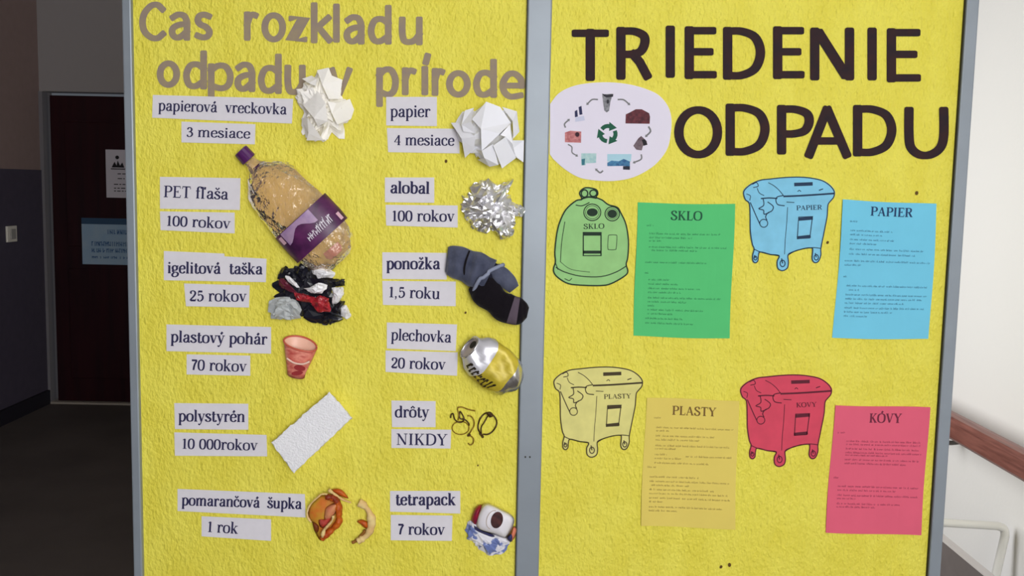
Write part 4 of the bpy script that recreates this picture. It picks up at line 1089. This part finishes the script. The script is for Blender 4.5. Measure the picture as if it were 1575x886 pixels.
for s in range(3):
    for i in range(N1):
        for j in (0, N2): bm.faces.new([gv[(s, i, j)], gv[(s, i + 1, j)], gv[(s + 1, i + 1, j)], gv[(s + 1, i, j)]])
    for j in range(N2):
        for i in (0, N1): bm.faces.new([gv[(s, i, j)], gv[(s, i, j + 1)], gv[(s + 1, i, j + 1)], gv[(s + 1, i, j)]])
bmesh.ops.recalc_face_normals(bm, faces=bm.faces)
vs = [v.co.copy() for v in bm.verts]; bm.verts.index_update(); fs = [tuple(v.index for v in f_.verts) for f_ in bm.faces]; bm.free()
tag(link('polystyrene_block', vs, fs, M_sty, None, P(480, 665, 0)), 'slanted white polystyrene foam block right of the strip 10 000rokov', 'foam block')

# puffed flat shapes
def puff(name, outline, d0, d1, m, parent, rings=5, power=.5, smooth=True, sm=True):
    o2 = catmull(outline, 3, True) if sm else outline
    c = np.mean(np.array(o2), axis=0); n = len(o2); vs = [P(x, y, d0) for x, y in o2]; fs = []
    for r in range(1, rings + 1):
        t = r / rings; sc = 1 - .92 * t; h = d0 + (d1 - d0) * (1 - (1 - t) ** 2) ** power
        for x, y in o2: vs.append(P(c[0] + (x - c[0]) * sc, c[1] + (y - c[1]) * sc, h))
        b = (r - 1) * n
        for i in range(n): j = (i + 1) % n; fs.append((b + i, b + j, b + n + j, b + n + i))
    fs.append(tuple(rings * n + i for i in range(n))); fs.append(tuple(reversed(range(n))))
    return link(name, vs, fs, m, parent, smooth=smooth)

# orange peel pieces
kz = 1 / 8.054; f = lambda q: (460 + q[0] * kz, 740 + q[1] * kz)
M_or = mat('orange_peel_skin', (206, 104, 24), 0.5, spec=.4, rgb2=(176, 66, 20), vscale=60, bump=.0008, bscale=300)
M_or2 = mat('peel_dark_red_orange', (158, 56, 22), 0.5, spec=.4, rgb2=(120, 40, 16), vscale=60)
M_pith = mat('pale_peel_pith', (236, 212, 148), 0.8, spec=.2, rgb2=(222, 180, 122), vscale=50)
M_ol = mat('dried_peel_ochre', (200, 156, 52), 0.6, rgb2=(208, 116, 44), vscale=40)
o = root('orange_peel', P(*f((310, 430)), 0))
puff('peel_skin', [f(q) for q in [(240,190),(130,300),(105,400),(115,480),(165,520),(200,640),(260,735),(330,705),(430,620),(505,555),(518,450),(508,310),(470,220),(390,170),(310,175)]], .001, .014, M_ol, o, power=.8)
def edge_tube(name, pts, r, m, d, parent, dv=None, **kw):
    pts = catmull([f(q) for q in pts], 6); n = len(pts)
    r0 = kw.pop('rfn', None) or (lambda t: 1.0)
    kw['rfn'] = lambda t: r0(t) * (1 + .13 * math.sin(t * 23 + r * 5) + .08 * math.sin(t * 51))
    return tube(name, [P(x, y, d if dv is None else d + (dv - d) * i / (n - 1)) for i, (x, y) in enumerate(pts)], r * PX, m, parent, 8, up=(0, 1, 0), **kw)
edge_tube('pith_edge', [(360,165),(290,160),(230,200),(140,290),(102,380),(110,450),(150,510)], 1.5, M_pith, .022, o, flat=2.0)
edge_tube('curled_skin', [(400,190),(470,250),(492,330),(495,430),(490,510),(420,590),(350,650),(290,710)], 5.2, M_or, .018, o, .012, flat=1.6)
edge_tube('curled_skin', [(330,200),(400,195),(440,215),(475,262)], 4.6, M_or2, .024, o, flat=1.3)
edge_tube('pith_edge', [(425,430),(410,490),(350,560),(310,610),(290,690)], 2.6, M_pith, .032, o, .024, flat=1.4, rfn=lambda t: .6 + t * .5 + .2 * math.sin(t * 17))
edge_tube('pith_edge', [(370,112),(430,155),(500,205),(580,245),(640,265)], 2.4, M_pith, .030, o, .006, flat=1.2, rfn=lambda t: 1.1 - .6 * t)
puff('peel_flap', [f(q) for q in [(400,112),(470,92),(530,110),(580,160),(612,215),(560,205),(480,170)]], .010, .020, M_or, o)
puff('inner_fold', [f(q) for q in [(312,400),(330,330),(400,285),(478,275),(470,340),(430,430),(350,500),(310,470)]], .014, .030, mat('pinkish_inner_peel', (218, 150, 104), .7, rgb2=(204, 120, 92), vscale=60), o)
puff('inner_fold', [f(q) for q in [(245,480),(330,470),(395,400),(415,430),(360,530),(300,580),(255,560)]], .014, .026, mat('red_inner_peel', (176, 52, 40), .5, rgb2=(196, 84, 76), vscale=80), o)
puff('inner_fold', [f(q) for q in [(165,510),(205,520),(245,560),(240,620),(205,640),(180,590)]], .010, .018, mat('brown_peel', (116, 54, 18), .6), o)
tag(o, 'larger curl of orange peel with pale rim beside the strip pomarančová šupka', 'orange peel', 'orange peel pieces')
o = root('orange_peel', P(*f((830, 520)), 0))
edge_tube('pith', [(740,265),(800,300),(860,370),(895,470),(892,570),(850,660),(790,710),(730,745)], 6.0, M_pith, .014, o, flat=.9, rfn=lambda t: .75 + .45 * math.cos(math.pi * 2 * t) ** 2 - (.35 * t if t > .9 else 0))
puff('peel_skin', [f(q) for q in [(715,500),(770,475),(840,500),(865,545),(850,590),(800,575),(770,545)]], .006, .018, M_or, o)
edge_tube('dried_tip', [(820,610),(770,680),(700,745),(655,762)], 2.6, mat('brown_dried_tip', (150, 100, 40), .7), .008, o, flat=.9)
tag(o, 'small pale crescent of orange peel at the right of the larger curl', 'orange peel', 'orange peel pieces')

# wires
kw_ = 1 / 9.84; f = lambda q: (680 + q[0] * kw_, 610 + q[1] * kw_)
M_w1 = mat('brass_wire', (146, 112, 24), .4, metal=.3, spec=.5); M_w2 = mat('dark_wire', (74, 50, 16), .4, metal=.3, spec=.5)
o = root('wire_tangle', P(*f((300, 430)), 0))
def wire(pts, r, m, name='wire', d=.003):
    q = catmull([f(p_) for p_ in pts], 6); tube(name, [P(x, y, d + .0012 * math.sin(i * .6)) for i, (x, y) in enumerate(q)], r * PX, m, o, 6)
wire(ellipse(280, 475, 128, 98, 18) + [(408, 478)], .85, M_w1)
wire([(240,165),(300,160),(380,188),(440,205),(505,215)], 1.1, M_w1); wire([(240,160),(235,200),(255,280),(240,360)], .9, M_w1, d=.005)
wire([(130,320),(140,270),(170,262),(190,340),(240,385),(300,385),(335,340),(300,260),(270,230),(270,330),(340,345),(400,400),(410,440)], 1.1, M_w2, d=.006)
wire([(390,290),(440,300),(485,370),(480,450),(440,520),(400,590),(440,600),(475,640),(470,700),(430,732),(392,705)], 1.0, M_w1, d=.005)
wire([(390,595),(410,570),(425,590)], 1.6, M_w2, d=.006)
tag(o, 'tangle of thin brass-coloured wire right of the strip drôty', 'wire')
o = root('wire_loop', P(*f((690, 420)), 0))
wire([(620,620),(590,570),(550,500),(548,420),(580,330),(640,262),(710,245),(780,290),(825,370),(815,450),(760,530),(690,572),(620,570)], 1.25, M_w2)
wire([(735,270),(690,300),(640,390),(600,450),(590,520),(605,600)], 1.0, M_w2, d=.006)
wire([(690,265),(725,250),(755,285),(715,300)], 2.2, M_w2, 'twist', .006); wire([(575,560),(600,585),(618,615)], 2.0, M_w2, 'twist', .006)
tag(o, 'single oval loop of dark wire at the right of the tangled brass wire', 'wire')

# crushed drink carton
kt = 1 / 8.0545; f = lambda q: (700 + q[0] * kt, 760 + q[1] * kt)
M_tw = mat('white_carton', (232, 228, 236), .45, spec=.4); M_tb = mat('carton_blue_print', (110, 126, 184), .5, rgb2=(150, 164, 206), vscale=60)
o = root('drink_carton', P(*f((410, 470)), 0))
base = [(80,330),(95,450),(140,560),(240,655),(330,730),(430,785),(540,775),(640,720),(700,640),(712,540),(640,470),(400,400),(260,340),(160,250),(110,260)]
M_tp = mat('carton_pattern', (232, 230, 240), .45, spec=.4, rgb2=(112, 128, 186), vscale=32)
rp_ = [n_ for n_ in M_tp.node_tree.nodes if n_.type == 'VALTORGB'][0]; rp_.color_ramp.elements[0].position = .43; rp_.color_ramp.elements[1].position = .47
crumple('folded_body', [f(q) for q in base], .026, M_tp, o, 61, n=60, lo=.72, jit=.07, d0=.001, sub=1, c=f((410, 560)))
puff('red_side', [f(q) for q in [(330,130),(265,155),(218,245),(200,330),(245,400),(290,330),(310,200)]], .010, .030, mat('carton_red', (176, 30, 40), .4, rgb2=(120, 24, 60), vscale=40), o)
puff('orange_side', [f(q) for q in [(725,400),(765,430),(745,520),(700,590),(660,560),(690,480)]], .008, .022, mat('carton_orange', (214, 124, 96), .4), o)
puff('dark_side', [f(q) for q in [(640,545),(690,490),(712,520),(700,588),(672,588)]], .018, .028, mat('carton_navy', (50, 50, 96), .4), o)
wb_ = [(390,115),(480,140),(570,185),(690,250),(735,325),(705,430),(640,540),(590,545),(480,505),(310,458),(258,405),(262,290),(320,160)]
puff('white_panel', [f(q) for q in wb_], .018, .046, M_tw, o, rings=6, power=.28)
puff('navy_edge', [f(q) for q in [(225,380),(260,420),(330,462),(480,508),(470,540),(330,490),(240,440)]], .016, .030, mat('carton_navy', (50, 50, 96), .4), o)
Flat().poly([f(q) for q in ellipse(518, 322, 74, 104, 26, 14)], .040, .0472).build('brown_picture', mat('carton_picture', (84, 44, 44), .45, rgb2=(50, 26, 30), vscale=90), o)
Flat().ribbon([f(q) for q in ellipse(470, 320, 78, 118, 16, 18, 90, 270)], 1.0, None, .0462).build('thin_arc_print', mat('carton_tan', (186, 170, 160), .5), o)
tag(o, 'crushed drink carton with a white panel, brown oval and blue pattern, by the strip tetrapack', 'drink carton')

for ob in SC.objects:
    if '_o' in ob: del ob['_o']
